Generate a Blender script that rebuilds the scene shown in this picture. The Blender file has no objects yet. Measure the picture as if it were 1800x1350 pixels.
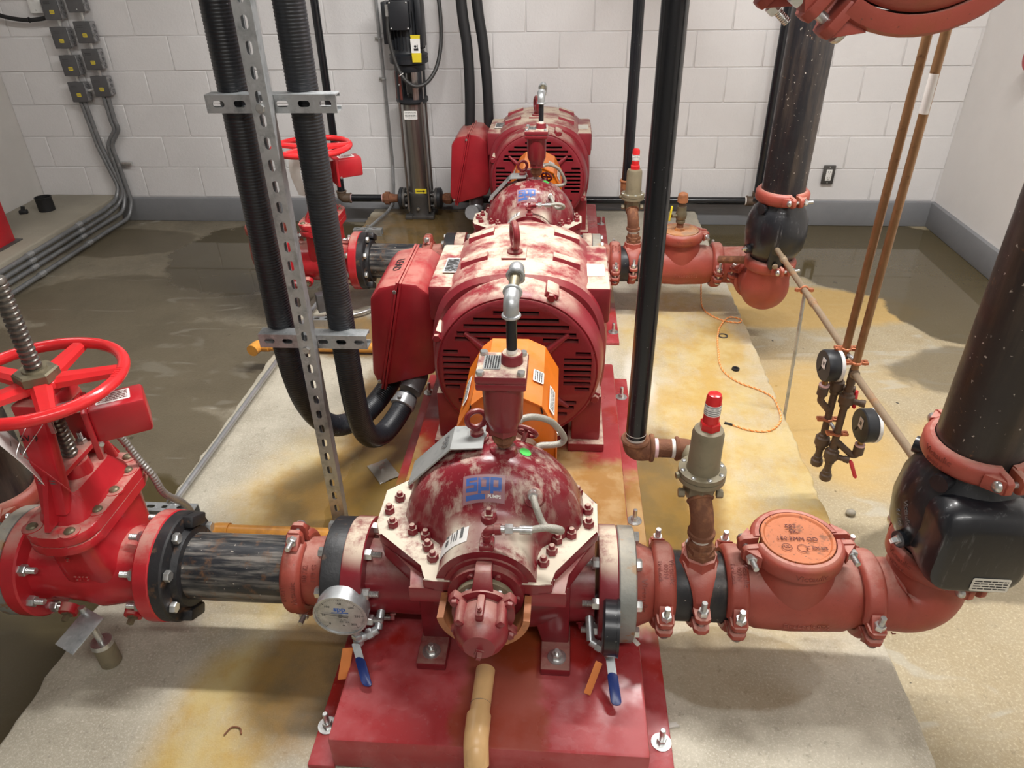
import bpy, bmesh, math, random
from mathutils import Vector, Matrix, Quaternion
random.seed(7)
PI = math.pi
scn = bpy.context.scene
COL = scn.collection

# ---------------------------------------------------------------- camera
def make_camera():
    f, pitch, yaw, roll = 1277.33, 0.5585327, 0.0790800, -0.0194050
    fw = Vector((-math.sin(yaw) * math.cos(pitch), math.cos(yaw) * math.cos(pitch), -math.sin(pitch)))
    rt = Vector((math.cos(yaw), math.sin(yaw), 0)); up = rt.cross(fw)
    r2 = rt * math.cos(roll) + up * math.sin(roll); u2 = -rt * math.sin(roll) + up * math.cos(roll)
    cam = bpy.data.cameras.new('camera'); ob = bpy.data.objects.new('camera', cam); COL.objects.link(ob)
    m = Matrix((r2, u2, -fw)).transposed().to_4x4(); m.translation = Vector((0, 0, 1.705))
    ob.matrix_world = m
    cam.sensor_width = 36; cam.lens = f * 36 / 1800; cam.clip_start = 0.02; cam.clip_end = 60
    scn.camera = ob
make_camera()

# ---------------------------------------------------------------- world, large lights, exposure
wd = bpy.data.worlds.new('world'); scn.world = wd; wd.use_nodes = True
wd.node_tree.nodes['Background'].inputs[0].default_value = (.9, .95, 1, 1)
wd.node_tree.nodes['Background'].inputs[1].default_value = .25
LAMPS = [  # ceiling strip fixtures: centre x, y, length along x, watts
    (0.45, 2.2, 2.4, 100), (0.45, -0.5, 2.4, 27), (-2.3, 2.6, 1.2, 9)]
LAMP_Z = 3.02
vs = scn.view_settings
vs.view_transform = 'Standard'; vs.look = 'None'; vs.gamma = 1; vs.use_curve_mapping = False
vs.exposure = 0.70

# ---------------------------------------------------------------- materials
MATS = {}
def lin(c):
    return tuple((x / 255 / 12.92) if x / 255 <= .04045 else ((x / 255 + .055) / 1.055) ** 2.4 for x in c)
class N:
    """small node-graph helper"""
    def __init__(s, name):
        s.m = bpy.data.materials.new(name); s.m.use_nodes = True; s.t = s.m.node_tree
        s.b = s.t.nodes['Principled BSDF']; s.tc = s.t.nodes.new('ShaderNodeTexCoord'); s.geo = s.t.nodes.new('ShaderNodeNewGeometry')
        s.obj = s.tc.outputs['Object']; s.pos = s.geo.outputs['Position']
    def new(s, t, **k):
        n = s.t.nodes.new(t)
        for a, b in k.items(): setattr(n, a, b)
        return n
    def link(s, a, b): s.t.links.new(a, b)
    def put(s, sock, v):
        if hasattr(v, 'is_linked') or isinstance(v, bpy.types.NodeSocket): s.link(v, sock)
        else: sock.default_value = v
    def noise(s, scale, detail=4, rough=.55, vec=None, dist=0):
        n = s.new('ShaderNodeTexNoise'); n.inputs['Scale'].default_value = scale; n.inputs['Detail'].default_value = detail
        n.inputs['Roughness'].default_value = rough; n.inputs['Distortion'].default_value = dist
        s.link(vec or s.obj, n.inputs['Vector']); return n.outputs['Fac']
    def stretch(s, sc, vec=None):
        n = s.new('ShaderNodeMapping'); n.inputs['Scale'].default_value = sc; s.link(vec or s.obj, n.inputs['Vector']); return n.outputs[0]
    def ramp(s, fac, lo, hi, a=0., b=1.):
        n = s.new('ShaderNodeMapRange'); n.interpolation_type = 'SMOOTHSTEP'
        s.put(n.inputs[0], fac); n.inputs[1].default_value = lo; n.inputs[2].default_value = hi
        n.inputs[3].default_value = a; n.inputs[4].default_value = b; return n.outputs[0]
    def math(s, op, a, b=0.):
        n = s.new('ShaderNodeMath', operation=op); s.put(n.inputs[0], a); s.put(n.inputs[1], b); return n.outputs[0]
    def mix(s, fac, a, b):
        n = s.new('ShaderNodeMix', data_type='RGBA'); s.put(n.inputs[0], fac)
        s.put(n.inputs[6], a if not isinstance(a, tuple) else (*a, 1)); s.put(n.inputs[7], b if not isinstance(b, tuple) else (*b, 1)); return n.outputs[2]
    def fmix(s, fac, a, b):
        n = s.new('ShaderNodeMix', data_type='FLOAT'); s.put(n.inputs[0], fac); s.put(n.inputs[2], a); s.put(n.inputs[3], b); return n.outputs[0]
    def bump(s, h, strength, dist=.01):
        n = s.new('ShaderNodeBump'); n.inputs['Strength'].default_value = strength; n.inputs['Distance'].default_value = dist
        s.link(h, n.inputs['Height']); s.link(n.outputs[0], s.b.inputs['Normal'])
    def normal_z(s):
        n = s.new('ShaderNodeSeparateXYZ'); s.link(s.geo.outputs['Normal'], n.inputs[0]); return n.outputs[2]
    def set(s, col=None, rough=None, metal=None, **k):
        if col is not None: s.put(s.b.inputs['Base Color'], (*col, 1) if isinstance(col, tuple) else col)
        if rough is not None: s.put(s.b.inputs['Roughness'], rough)
        if metal is not None: s.put(s.b.inputs['Metallic'], metal)
        for a, v in k.items(): s.put(s.b.inputs[a.replace('_', ' ')], v)
        return s.m
DUST = (.66, .57, .44)
def pm(name, base, rough=.45, metal=0, layers=(), dust=0., dust_lo=.45, dust_hi=.95, bump=None, coat=0, speck=None, dustcol=DUST, dscale=14, streak=0):
    n = N(name); c = (*base,); c = n.mix(n.ramp(n.noise(9), .3, .7), tuple(x * .88 for x in base), tuple(min(1, x * 1.1) for x in base)); r = rough
    for (sc, lo, hi, col, *rr) in layers:
        f = n.ramp(n.noise(sc, 6, .65), lo, hi); c = n.mix(f, c, col)
        if rr: r = n.fmix(f, r, rr[0])
    if speck:
        f = n.ramp(n.noise(speck[0], 2, .5), speck[1], speck[1] + .05); c = n.mix(f, c, speck[2])
    if dust:
        up = n.ramp(n.normal_z(), dust_lo, dust_hi); f = n.math('MULTIPLY', up, n.ramp(n.noise(dscale, 7, .72), .34 if streak else .28, .60 if streak else .62))
        f = n.math('MULTIPLY', f, dust); c = n.mix(f, c, dustcol); r = n.fmix(f, r, .9)
    n.set(c, r, metal)
    if coat: n.set(Coat_Weight=coat, Coat_Roughness=.15)
    if bump: n.bump(n.noise(bump[0], 4), bump[1], .004)
    MATS[name] = n.m; return n.m
pm('pump_red', (.20, .017, .025), .36, dust=.97, dust_lo=.70, dust_hi=.985, bump=(60, .12), dscale=13, streak=1)
def casing_red():
    n = N('casing_red'); sep = n.new('ShaderNodeSeparateXYZ'); n.link(n.obj, sep.inputs[0]); z = sep.outputs[2]
    c = n.mix(n.ramp(n.noise(9), .3, .7), (.165, .013, .02), (.225, .018, .027))
    nz = n.normal_z(); low = n.ramp(z, .405, .445, 1, 0)
    f1 = n.math('MULTIPLY', n.math('MULTIPLY', n.ramp(nz, .35, .8), low), n.ramp(n.noise(12, 7, .72), .30, .48))
    st = n.noise(5, 6, .7, n.stretch((7, 7, 1)))
    f2 = n.math('MULTIPLY', n.math('MULTIPLY', n.ramp(st, .46, .66), n.ramp(nz, .15, .55)), .55)
    f = n.math('MAXIMUM', f1, f2); c = n.mix(f, c, (.62, .55, .44)); n.set(c, n.fmix(f, .26, .85), 0); n.bump(n.noise(60), .12, .004); MATS['casing_red'] = n.m
casing_red()
pm('pump_red_clean', (.20, .015, .022), .3, dust=.25, bump=(60, .1))
pm('motor_bell', (.24, .018, .028), .36, dust=.12, bump=(80, .15))
pm('motor_red', (.245, .019, .029), .38, dust=.88, dust_lo=.58, dust_hi=1.02, bump=(80, .15), dscale=8, streak=1, speck=(140, .77, (.6, .45, .4)))
pm('box_red', (.33, .017, .025), .3, dust=.25, dust_lo=.6, speck=(170, .74, (.62, .42, .38)))
pm('skid_red', (.34, .028, .034), .3, layers=[(3.2, .5, .6, (.36, .065, .07), .6), (2.1, .54, .62, (.21, .085, .02), .12)], dust=.0, bump=(40, .1))
pm('valve_red', (.46, .02, .028), .25, dust=.7, dust_lo=.66, dust_hi=1.0, dustcol=(.50, .36, .29), bump=(90, .08), dscale=16)
pm('wheel_red', (.70, .028, .032), .2, dust=.0, bump=(50, .05))
pm('switch_red', (.40, .015, .022), .3, dust=.0)
pm('grooved_red', (.33, .062, .042), .45, layers=[(6, .52, .7, (.30, .075, .035))], dust=.5, dust_lo=.6, dust_hi=1., dustcol=(.58, .38, .31), bump=(120, .15), speck=(200, .7, (.16, .045, .03)))
pm('cap_rust', (.48, .15, .06), .55, layers=[(30, .55, .68, (.2, .075, .035))], bump=(70, .3), speck=(170, .66, (.06, .03, .02)))
pm('lid_rust', (.46, .17, .045), .6, layers=[(14, .5, .62, (.25, .09, .03))], bump=(60, .4), dust=.3)
pm('rust', (.17, .065, .032), .8, layers=[(40, .45, .65, (.26, .11, .05)), (18, .55, .7, (.09, .04, .025))], bump=(160, .4))
pm('iron_brown', (.10, .065, .042), .55, layers=[(25, .5, .7, (.17, .10, .06))], bump=(90, .2))
pm('orange_fitting', (.40, .15, .06), .55, layers=[(30, .5, .7, (.22, .09, .04))])
pm('black_pipe', (.012, .013, .016), .3, layers=[(20, .6, .75, (.06, .05, .045), .6)], speck=(150, .72, (.3, .29, .27)), bump=(60, .05))
pm('black_gloss', (.010, .011, .014), .22, speck=(220, .735, (.3, .3, .3)), bump=(60, .05))
def scratched_pipe(name, base, brown, rustamt, vertical=True):
    n = N(name); v = n.stretch((9, 9, .9) if vertical else (.9, 9, 9))
    c = n.mix(n.ramp(n.noise(2.2 if vertical else 5, 5, .65, v), .42, .75 if vertical else .66), base, brown)
    c = n.mix(n.ramp(n.noise(26, 6, .7), .5 + (1 - rustamt) * .2, .74), c, (.16, .075, .03))
    c = n.mix(n.ramp(n.noise(95, 3, .5), .68, .74), c, (.40, .36, .31))
    n.set(c, n.ramp(n.noise(12), .3, .7, .28, .55), 0); n.bump(n.noise(90, 4), .12, .004); MATS[name] = n.m
scratched_pipe('steel_pipe_dark', (.011, .011, .014), (.07, .052, .04), .3)
scratched_pipe('steel_pipe_brown', (.022, .017, .015), (.06, .042, .03), .3)
scratched_pipe('nipple_black', (.016, .018, .022), (.20, .185, .165), .95, False)
def scuffed_black():
    n = N('scuffed_black'); v = n.stretch((12, 12, 1.6))
    c = n.mix(n.ramp(n.noise(6, 5, .7, v), .56, .82), (.009, .010, .013), (.13, .13, .135))
    c = n.mix(n.ramp(n.noise(5, 5), .62, .75), c, (.10, .07, .04))
    n.set(c, .33, 0, Coat_Weight=.2); n.bump(n.noise(40), .1, .004); MATS['scuffed_black'] = n.m
scuffed_black()
pm('flange_black', (.016, .016, .018), .5, layers=[(22, .55, .72, (.15, .075, .035), .8)], bump=(90, .2))
pm('flange_grey', (.27, .28, .26), .55, metal=.3, layers=[(26, .55, .66, (.30, .15, .06))], dust=.4, bump=(90, .2))
pm('galv', (.50, .52, .53), .38, metal=.7, layers=[(22, .45, .7, (.30, .32, .33)), (60, .55, .7, (.56, .58, .6))], bump=(120, .05))
pm('zinc', (.62, .63, .62), .28, metal=.85, layers=[(70, .5, .7, (.45, .44, .42))])
pm('emt', (.43, .44, .45), .35, metal=.7, layers=[(30, .5, .7, (.33, .34, .34))])
pm('conduit_grey', (.20, .205, .21), .42, metal=.4, layers=[(20, .5, .7, (.28, .28, .28))])
pm('box_grey', (.13, .13, .135), .45, metal=.5)
pm('box_bright', (.36, .36, .37), .4, metal=.6, layers=[(60, .5, .6, (.2, .2, .2))])
def brushed():
    n = N('stainless'); v = n.stretch((60, 60, .6)); n.set(n.mix(n.ramp(n.noise(4, 5, .6, v), .3, .7), (.30, .285, .27), (.44, .42, .40)), .3, .95); MATS['stainless'] = n.m
brushed()
pm('cast_dark', (.10, .095, .09), .5, metal=.5, bump=(80, .2))
pm('motor_black', (.016, .018, .022), .45)
pm('stem_steel', (.22, .205, .185), .34, metal=.85, layers=[(30, .5, .7, (.12, .11, .10))])
pm('cable_dark', (.035, .034, .033), .5)
pm('hose_black', (.012, .014, .018), .38, layers=[(8, .55, .75, (.045, .048, .052))], speck=(90, .75, (.4, .4, .4)))
pm('hose_plain', (.012, .013, .015), .5)
pm('conn_grey', (.33, .34, .35), .4, metal=.5, layers=[(20, .5, .7, (.22, .22, .22))])
pm('copper', (.32, .18, .085), .42, metal=.45, layers=[(7, .48, .64, (.26, .145, .065)), (30, .6, .75, (.15, .07, .035))])
pm('copper_bright', (.55, .2, .1), .35, metal=.6)
pm('tan_pipe', (.30, .225, .15), .45, metal=.35, layers=[(12, .5, .7, (.36, .2, .1))])
pm('brass', (.33, .22, .09), .35, metal=.8, layers=[(20, .5, .7, (.2, .14, .07))])
pm('bronze', (.21, .18, .115), .45, metal=.55, layers=[(30, .5, .7, (.13, .11, .075))])
pm('bronze_grey', (.235, .20, .13), .5, metal=.15, layers=[(25, .5, .7, (.18, .155, .10))])
pm('cap_red', (.60, .02, .022), .25)
pm('guard_orange', (.70, .175, .012), .3, layers=[(9, .55, .7, (.62, .19, .03))], dust=.12)
pm('peach_pipe', (.76, .48, .22), .35, layers=[(10, .5, .7, (.66, .44, .24))])
pm('orange_pipe', (.72, .33, .06), .4, layers=[(10, .5, .7, (.55, .25, .06))])
pm('paper', (.82, .81, .78), .6)
pm('paper_tan', (.62, .59, .52), .6)
pm('ink', (.015, .015, .017), .6)
pm('ink_grey', (.12, .12, .12), .6)
pm('logo_blue', (.045, .12, .40), .45, layers=[(40, .55, .7, (.25, .2, .3))])
pm('print_blue', (.04, .13, .45), .45)
pm('decal_film', (.33, .17, .19), .35)
pm('plate_grey', (.36, .37, .36), .4, metal=.4, layers=[(30, .5, .7, (.27, .28, .28))])
pm('plate_dark', (.05, .05, .05), .4, metal=.3, layers=[(90, .45, .6, (.32, .33, .34))])
pm('yellow', (.78, .62, .03), .5)
pm('green_sticker', (.10, .72, .12), .5)
pm('blue_grip', (.012, .03, .16), .3)
pm('tag_orange', (.80, .28, .08), .5)
pm('red_grip', (.62, .02, .03), .3)
pm('tape_white', (.80, .76, .70), .6)
pm('tape_pink', (.78, .52, .54), .6)
pm('rubber', (.010, .010, .011), .6)
pm('dark_inside', (.006, .006, .007), .8)
pm('rope_orange', (.86, .27, .055), .6)
pm('rope_pale', (.85, .50, .22), .6)
pm('flex_steel', (.40, .39, .37), .35, metal=.7)
pm('braid', (.40, .38, .33), .5, metal=.35, bump=(400, .4))
pm('raised_red', (.22, .045, .032), .5)
pm('raised_dark', (.16, .04, .03), .6)
pm('cream_fab', (.75, .73, .69), .7)
pm('gauge_white', (.78, .78, .76), .35)
pm('plastic_clear', (.22, .20, .17), .12)
pm('gasket_white', (.75, .72, .66), .6)
pm('wood_dark', (.03, .02, .015), .7)
pm('stone_chip', (.55, .53, .48), .8)

def concrete_floor():
    n = N('floor_concrete'); P = n.pos
    sep = n.new('ShaderNodeSeparateXYZ'); n.link(P, sep.inputs[0]); X, Y = sep.outputs[0], sep.outputs[1]
    w1 = n.math('SUBTRACT', n.noise(1.6, 5, .6, P), .5); w2 = n.math('SUBTRACT', n.noise(2.3, 5, .6, n.stretch((1, 1, 1), P)), .5)
    wf = n.math('SUBTRACT', n.noise(9, 4, .6, P), .5)
    def blob(cx, cy, rx, ry, amp=.9, soft=.07):
        dx = n.math('DIVIDE', n.math('SUBTRACT', X, cx), rx); dy = n.math('DIVIDE', n.math('SUBTRACT', Y, cy), ry)
        d = n.math('SQRT', n.math('ADD', n.math('MULTIPLY', dx, dx), n.math('MULTIPLY', dy, dy)))
        d = n.math('ADD', d, n.math('MULTIPLY', n.math('ADD', w1, n.math('MULTIPLY', wf, .3)), amp)); return n.ramp(d, 1 - soft, 1 + soft, 1, 0)
    def union(l):
        o = l[0]
        for q in l[1:]: o = n.math('MAXIMUM', o, q)
        return o
    # dry slab: olive grey on the left of the room, warm sand on the right
    side = n.ramp(X, -1.6, .9); base = n.mix(side, (.205, .175, .122), (.36, .30, .195))
    base = n.mix(n.ramp(n.noise(3, 6, .65, P), .38, .66), base, n.mix(side, (.15, .128, .09), (.33, .265, .16)))
    base = n.mix(n.math('MULTIPLY', n.ramp(n.noise(130, 5, .8, P), .48, .68), .55), base, n.mix(side, (.28, .255, .21), (.66, .57, .40)))
    base = n.mix(n.math('MULTIPLY', n.ramp(n.noise(38, 5, .75, n.stretch((1, 1, 1), P)), .56, .70), .6), base, n.mix(side, (.10, .09, .065), (.20, .165, .10)))
    base = n.mix(n.ramp(n.noise(26, 1, .3, P), .78, .80), base, (.05, .045, .035))
    base = n.mix(n.math('MULTIPLY', n.ramp(n.noise(1.1, 4, .6, P), .56, .70), n.math('MULTIPLY', side, .35)), base, (.46, .315, .115))
    scr = n.ramp(n.math('ABSOLUTE', n.math('SUBTRACT', n.noise(1.5, 3, .5, n.stretch((.35, 1.5, 1), P)), .5)), .004, .012, .5, 0)
    base = n.mix(n.math('MULTIPLY', scr, n.ramp(n.noise(7, 3, .5, P), .45, .6)), base, (.42, .40, .34))
    amber = union([blob(1.2, 3.55, .62, .26, .7, .12), blob(1.05, 2.5, .25, .45, .9, .3), blob(1.75, 2.35, .35, .2, .9, .3)])
    base = n.mix(n.math('MULTIPLY', amber, .75), base, (.50, .32, .095))
    water = union([blob(1.95, 4.25, .72, .62, .45, .03), blob(2.2, 3.55, .5, .5, .5, .03), blob(1.3, 4.65, .7, .34, .3, .03), blob(-1.75, 4.2, .75, .6, .6, .03), blob(-1.5, 1.15, .42, .85, .4, .03)])
    damp = union([blob(-1.9, 2.85, 1.5, .42, .9), blob(-1.75, 2.0, .5, .55, 1.0), blob(-2.4, 3.5, .7, .35, 1.1), blob(2.0, 2.9, .55, .25, .9), blob(1.25, 1.75, .3, .18, .9), blob(-2.9, 4.35, .5, .25, 1.0)])
    c = n.mix(n.math('MULTIPLY', damp, .62), base, (.085, .066, .036))
    c = n.mix(n.math('MULTIPLY', water, .90), c, (.062, .046, .017))
    r = n.fmix(damp, n.ramp(n.noise(30, 3, .5, P), .3, .7, .55, .8), .38); r = n.fmix(water, r, .045)
    n.set(c, r, 0); h = n.math('MULTIPLY', n.math('ADD', n.noise(55, 5, .7, P), n.math('MULTIPLY', n.noise(220, 2, .5, P), .5)), n.math('SUBTRACT', 1, water))
    n.bump(h, .28, .006); MATS['floor_concrete'] = n.m
concrete_floor()
def pad_concrete():
    n = N('pad_concrete'); P = n.pos
    sep = n.new('ShaderNodeSeparateXYZ'); n.link(P, sep.inputs[0]); X, Y = sep.outputs[0], sep.outputs[1]
    w1 = n.math('SUBTRACT', n.noise(3.1, 5, .6, P), .5); wf = n.math('SUBTRACT', n.noise(12, 4, .6, P), .5)
    def blob(cx, cy, rx, ry, amp=.9, soft=.25):
        dx = n.math('DIVIDE', n.math('SUBTRACT', X, cx), rx); dy = n.math('DIVIDE', n.math('SUBTRACT', Y, cy), ry)
        d = n.math('SQRT', n.math('ADD', n.math('MULTIPLY', dx, dx), n.math('MULTIPLY', dy, dy)))
        d = n.math('ADD', d, n.math('MULTIPLY', n.math('ADD', w1, n.math('MULTIPLY', wf, .4)), amp)); return n.ramp(d, 1 - soft, 1 + soft, 1, 0)
    def union(l):
        o = l[0]
        for q in l[1:]: o = n.math('MAXIMUM', o, q)
        return o
    base = n.mix(n.ramp(n.noise(4, 6, .65, P), .35, .68), (.50, .46, .37), (.37, .335, .26))
    base = n.mix(n.math('MULTIPLY', n.ramp(n.noise(150, 5, .8, P), .48, .68), .6), base, (.72, .68, .58))
    base = n.mix(n.math('MULTIPLY', n.ramp(n.noise(42, 5, .75, P), .56, .70), .55), base, (.24, .215, .165))
    amber = union([blob(.62, 2.15, .34, .62, .6, .4), blob(.55, 1.75, .45, .4, .5, .4), blob(.6, 3.0, .3, .5, .9, .4), blob(-.72, 1.75, .34, .5, .8, .4), blob(-.8, .95, .14, .3, .8, .4)])
    base = n.mix(n.math('MULTIPLY', amber, n.ramp(n.noise(4.5, 6, .7, n.stretch((1, .6, 1), P)), .3, .6, .35, .9)), base, n.mix(n.ramp(n.noise(7, 6, .65, P), .38, .66), (.50, .32, .075), (.56, .43, .18)))
    pale = blob(.33, 2.62, .06, .22, 1.3); base = n.mix(n.math('MULTIPLY', pale, .45), base, (.72, .70, .64))
    brown = union([blob(.36, 1.86, .17, .42, .9, .2), blob(-.68, 1.83, .30, .26, .7, .2), blob(-.62, 2.35, .22, .5, .7, .2), blob(-.9, 4.1, .55, .75, .6, .15), blob(-.62, 1.15, .16, .22, .7, .3), blob(-.95, 2.95, .4, .2, .9, .2)])
    c = n.mix(n.math('MULTIPLY', brown, .85), base, n.mix(n.ramp(n.noise(6, 4, .6, P), .4, .6), (.25, .135, .026), (.15, .092, .028)))
    water = union([blob(-.85, 4.15, .5, .62, .5, .05), blob(.45, 1.22, .22, .13, .5, .08), blob(.33, 1.75, .09, .35, .7, .08), blob(-.60, 1.85, .15, .45, .7, .06)])
    c = n.mix(n.math('MULTIPLY', water, .45), c, (.15, .095, .026))
    r = n.fmix(brown, n.ramp(n.noise(30, 3, .5, P), .3, .7, .6, .85), .4); r = n.fmix(water, r, .06)
    n.set(c, r, 0); h = n.math('ADD', n.noise(50, 6, .75, P), n.math('MULTIPLY', n.noise(240, 2, .5, P), .5))
    n.bump(n.math('MULTIPLY', h, n.math('SUBTRACT', 1, n.math('MULTIPLY', water, .8))), .3, .006); MATS['pad_concrete'] = n.m
pad_concrete()
def skid_steel():
    n = N('skid_steel'); P = n.obj
    sep = n.new('ShaderNodeSeparateXYZ'); n.link(P, sep.inputs[0]); X, Y = sep.outputs[0], sep.outputs[1]
    w = n.math('SUBTRACT', n.noise(5, 4, .6, P), .5)
    c = n.mix(n.ramp(n.noise(5, 5, .6), .40, .6), (.33, .03, .034), (.40, .075, .08))
    c = n.mix(n.ramp(n.noise(2.6, 4, .5), .55, .60), c, (.33, .018, .014))
    c = n.mix(n.math('MULTIPLY', n.ramp(n.noise(60, 4, .7), .55, .7), .35), c, (.38, .11, .11))
    d = n.math('ABSOLUTE', n.math('SUBTRACT', Y, n.math('ADD', .72, n.math('MULTIPLY', w, .5))))
    mud = n.ramp(d, .26, .38, 1, 0); up = n.ramp(n.normal_z(), .6, .9)
    mud = n.math('MULTIPLY', mud, up)
    dr = n.math('ADD', n.math('DIVIDE', n.math('ABSOLUTE', n.math('SUBTRACT', X, .02)), .11), n.math('MULTIPLY', w, 1.2))
    run = n.math('MULTIPLY', n.ramp(dr, .8, 1.0, .75, 0), up)
    c = n.mix(n.math('MULTIPLY', run, n.ramp(Y, -.02, .55, .55, 1)), c, (.19, .065, .012))
    mc = n.mix(n.ramp(n.noise(9, 5, .6), .4, .6), (.30, .165, .045), (.40, .27, .12)); c = n.mix(n.math('MULTIPLY', mud, .92), c, mc)
    n.set(c, n.fmix(n.math('MAXIMUM', mud, run), n.ramp(n.noise(6), .4, .6, .24, .5), .28), 0); n.bump(n.noise(50), .08, .004); MATS['skid_steel'] = n.m
skid_steel()
def wall_paint(name, col, col2, bs):
    n = N(name); P = n.pos
    c = n.mix(n.ramp(n.noise(2, 5, .6, P), .35, .7), col, col2)
    c = n.mix(n.math('MULTIPLY', n.ramp(n.noise(11, 6, .75, n.stretch((1, 1, .35), P)), .70, .78), .5), c, tuple(x * .45 for x in col))
    n.set(c, .62, 0); n.bump(n.math('ADD', n.noise(70, 5, .7, P), n.noise(14, 3, .5, P)), bs, .006); MATS[name] = n.m
wall_paint('block_paint', (.70, .685, .68), (.74, .725, .72), .35)
wall_paint('mortar_paint', (.62, .605, .60), (.66, .645, .64), .3)
wall_paint('plaster_paint', (.72, .70, .68), (.76, .74, .72), .12)
wall_paint('plaster_grey', (.55, .53, .50), (.62, .60, .57), .12)
wall_paint('curb_paint', (.205, .21, .222), (.245, .25, .26), .15)
wall_paint('ledge_concrete', (.26, .235, .185), (.32, .29, .23), .3)
wall_paint('ceiling_paint', (.20, .20, .20), (.24, .24, .24), .1)
wall_paint('plaster_dim', (.34, .33, .32), (.38, .37, .36), .1)

# ---------------------------------------------------------------- geometry helpers (world coordinates)
def V(*a): return Vector(a if len(a) > 1 else a[0])
def BM(): return bmesh.new()
def frame(ax):
    ax = Vector(ax).normalized(); t = Vector((0, 0, 1)) if abs(ax.z) < .9 else Vector((1, 0, 0))
    u = t.cross(ax).normalized(); return ax, u, ax.cross(u).normalized()
def loft(bm, rings, cap0=True, cap1=True, loop=False):
    R = [[bm.verts.new(p) for p in r] for r in rings]; k = len(R[0]); n = len(R)
    for i in range(n if loop else n - 1):
        a, b = R[i], R[(i + 1) % n]
        for j in range(k):
            f = (a[j], a[(j + 1) % k], b[(j + 1) % k], b[j])
            try: bm.faces.new(f)
            except ValueError: pass
    if not loop:
        if cap0: bm.faces.new(R[0][::-1])
        if cap1: bm.faces.new(R[-1])
    return [v for r in R for v in r]
def circ(c, ax, r, seg, ph=0.):
    a, u, v = frame(ax); c = Vector(c)
    return [c + (u * math.cos(ph + 2 * PI * i / seg) + v * math.sin(ph + 2 * PI * i / seg)) * r for i in range(seg)]
def cyl(bm, p0, p1, r0, r1=None, seg=24):
    p0, p1 = Vector(p0), Vector(p1); r1 = r0 if r1 is None else r1
    return loft(bm, [circ(p0, p1 - p0, r0, seg), circ(p1, p1 - p0, r1, seg)])
def lathe(bm, o, ax, prof, seg=32, cap0=True, cap1=True, ph=0.):
    """prof: list of (distance along axis, radius)"""
    o = Vector(o); a, u, v = frame(ax)
    return loft(bm, [circ(o + a * d, a, max(r, 1e-4), seg, ph) for d, r in prof], cap0, cap1)
def hexp(bm, o, ax, r, h, seg=6, ph=0.):
    return lathe(bm, o, ax, [(0, r), (h * .85, r), (h, r * .9)], seg, ph=ph)
def fillet(pts, rad, n=8):
    pts = [Vector(p) for p in pts]; rads = rad if isinstance(rad, (list, tuple)) else [rad] * len(pts); out = [pts[0]]
    for i in range(1, len(pts) - 1):
        a, b, c = pts[i - 1], pts[i], pts[i + 1]; d1, d2 = (a - b).normalized(), (c - b).normalized()
        ang = d1.angle(d2); r = rads[i]
        if ang > PI - .02 or r <= 0: out.append(b); continue
        t = min(r / math.tan(ang / 2), (a - b).length * .49, (c - b).length * .49); r = t * math.tan(ang / 2)
        bis = (d1 + d2).normalized(); cen = b + bis * (r / math.sin(ang / 2)); s = b + d1 * t - cen; e = b + d2 * t - cen
        tot = s.angle(e); axn = s.cross(e).normalized()
        for k in range(n + 1): out.append(cen + Quaternion(axn, tot * k / n) @ s)
    out.append(pts[-1]); return out
def tube(bm, pts, r, seg=14, cap=True):
    """sweep a circle along a polyline; r may be a list or function of length along"""
    pts = [Vector(p) for p in pts]; q = [pts[0]]
    for p in pts[1:]:
        if (p - q[-1]).length > 1e-5: q.append(p)
    pts = q; n = len(pts); T = []
    for i in range(n):
        t = (pts[min(i + 1, n - 1)] - pts[max(i - 1, 0)]).normalized(); T.append(t)
    a, u, v = frame(T[0]); rings = []; L = 0
    for i in range(n):
        if i:
            rot = T[i - 1].rotation_difference(T[i]); u = rot @ u; L += (pts[i] - pts[i - 1]).length
        v = T[i].cross(u).normalized(); u = v.cross(T[i]).normalized()
        rr = r(L) if callable(r) else (r[i] if isinstance(r, (list, tuple)) else r)
        rings.append([pts[i] + (u * math.cos(2 * PI * k / seg) + v * math.sin(2 * PI * k / seg)) * rr for k in range(seg)])
    return loft(bm, rings, cap, cap)
def resample(pts, step):
    pts = [Vector(p) for p in pts]; out = [pts[0]]; acc = 0
    for a, b in zip(pts, pts[1:]):
        L = (b - a).length; d = step - acc
        while d <= L: out.append(a.lerp(b, d / L)); d += step
        acc = (acc + L) % step
    return out
def spline(pts, n=10):
    P = [Vector(p) for p in pts]; P = [P[0] * 2 - P[1]] + P + [P[-1] * 2 - P[-2]]; out = []
    for i in range(1, len(P) - 2):
        for k in range(n):
            t = k / n; a, b, c, d = P[i - 1:i + 3]
            out.append(.5 * ((2 * b) + (c - a) * t + (2 * a - 5 * b + 4 * c - d) * t * t + (3 * b - a - 3 * c + d) * t ** 3))
    out.append(P[-2]); return out
def box(bm, c, s, bev=0., rot=None, seg=2):
    m = Matrix.Translation(Vector(c)) @ (rot.to_4x4() if rot else Matrix()) @ Matrix.Diagonal((s[0], s[1], s[2], 1))
    g = bmesh.ops.create_cube(bm, size=1, matrix=m)
    if bev:
        es = list({e for v in g['verts'] for e in v.link_edges})
        bmesh.ops.bevel(bm, geom=es, offset=bev, segments=seg, profile=.5, affect='EDGES')
def bx(bm, x0, x1, y0, y1, z0, z1, bev=0.): box(bm, ((x0 + x1) / 2, (y0 + y1) / 2, (z0 + z1) / 2), (abs(x1 - x0), abs(y1 - y0), abs(z1 - z0)), bev)
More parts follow.
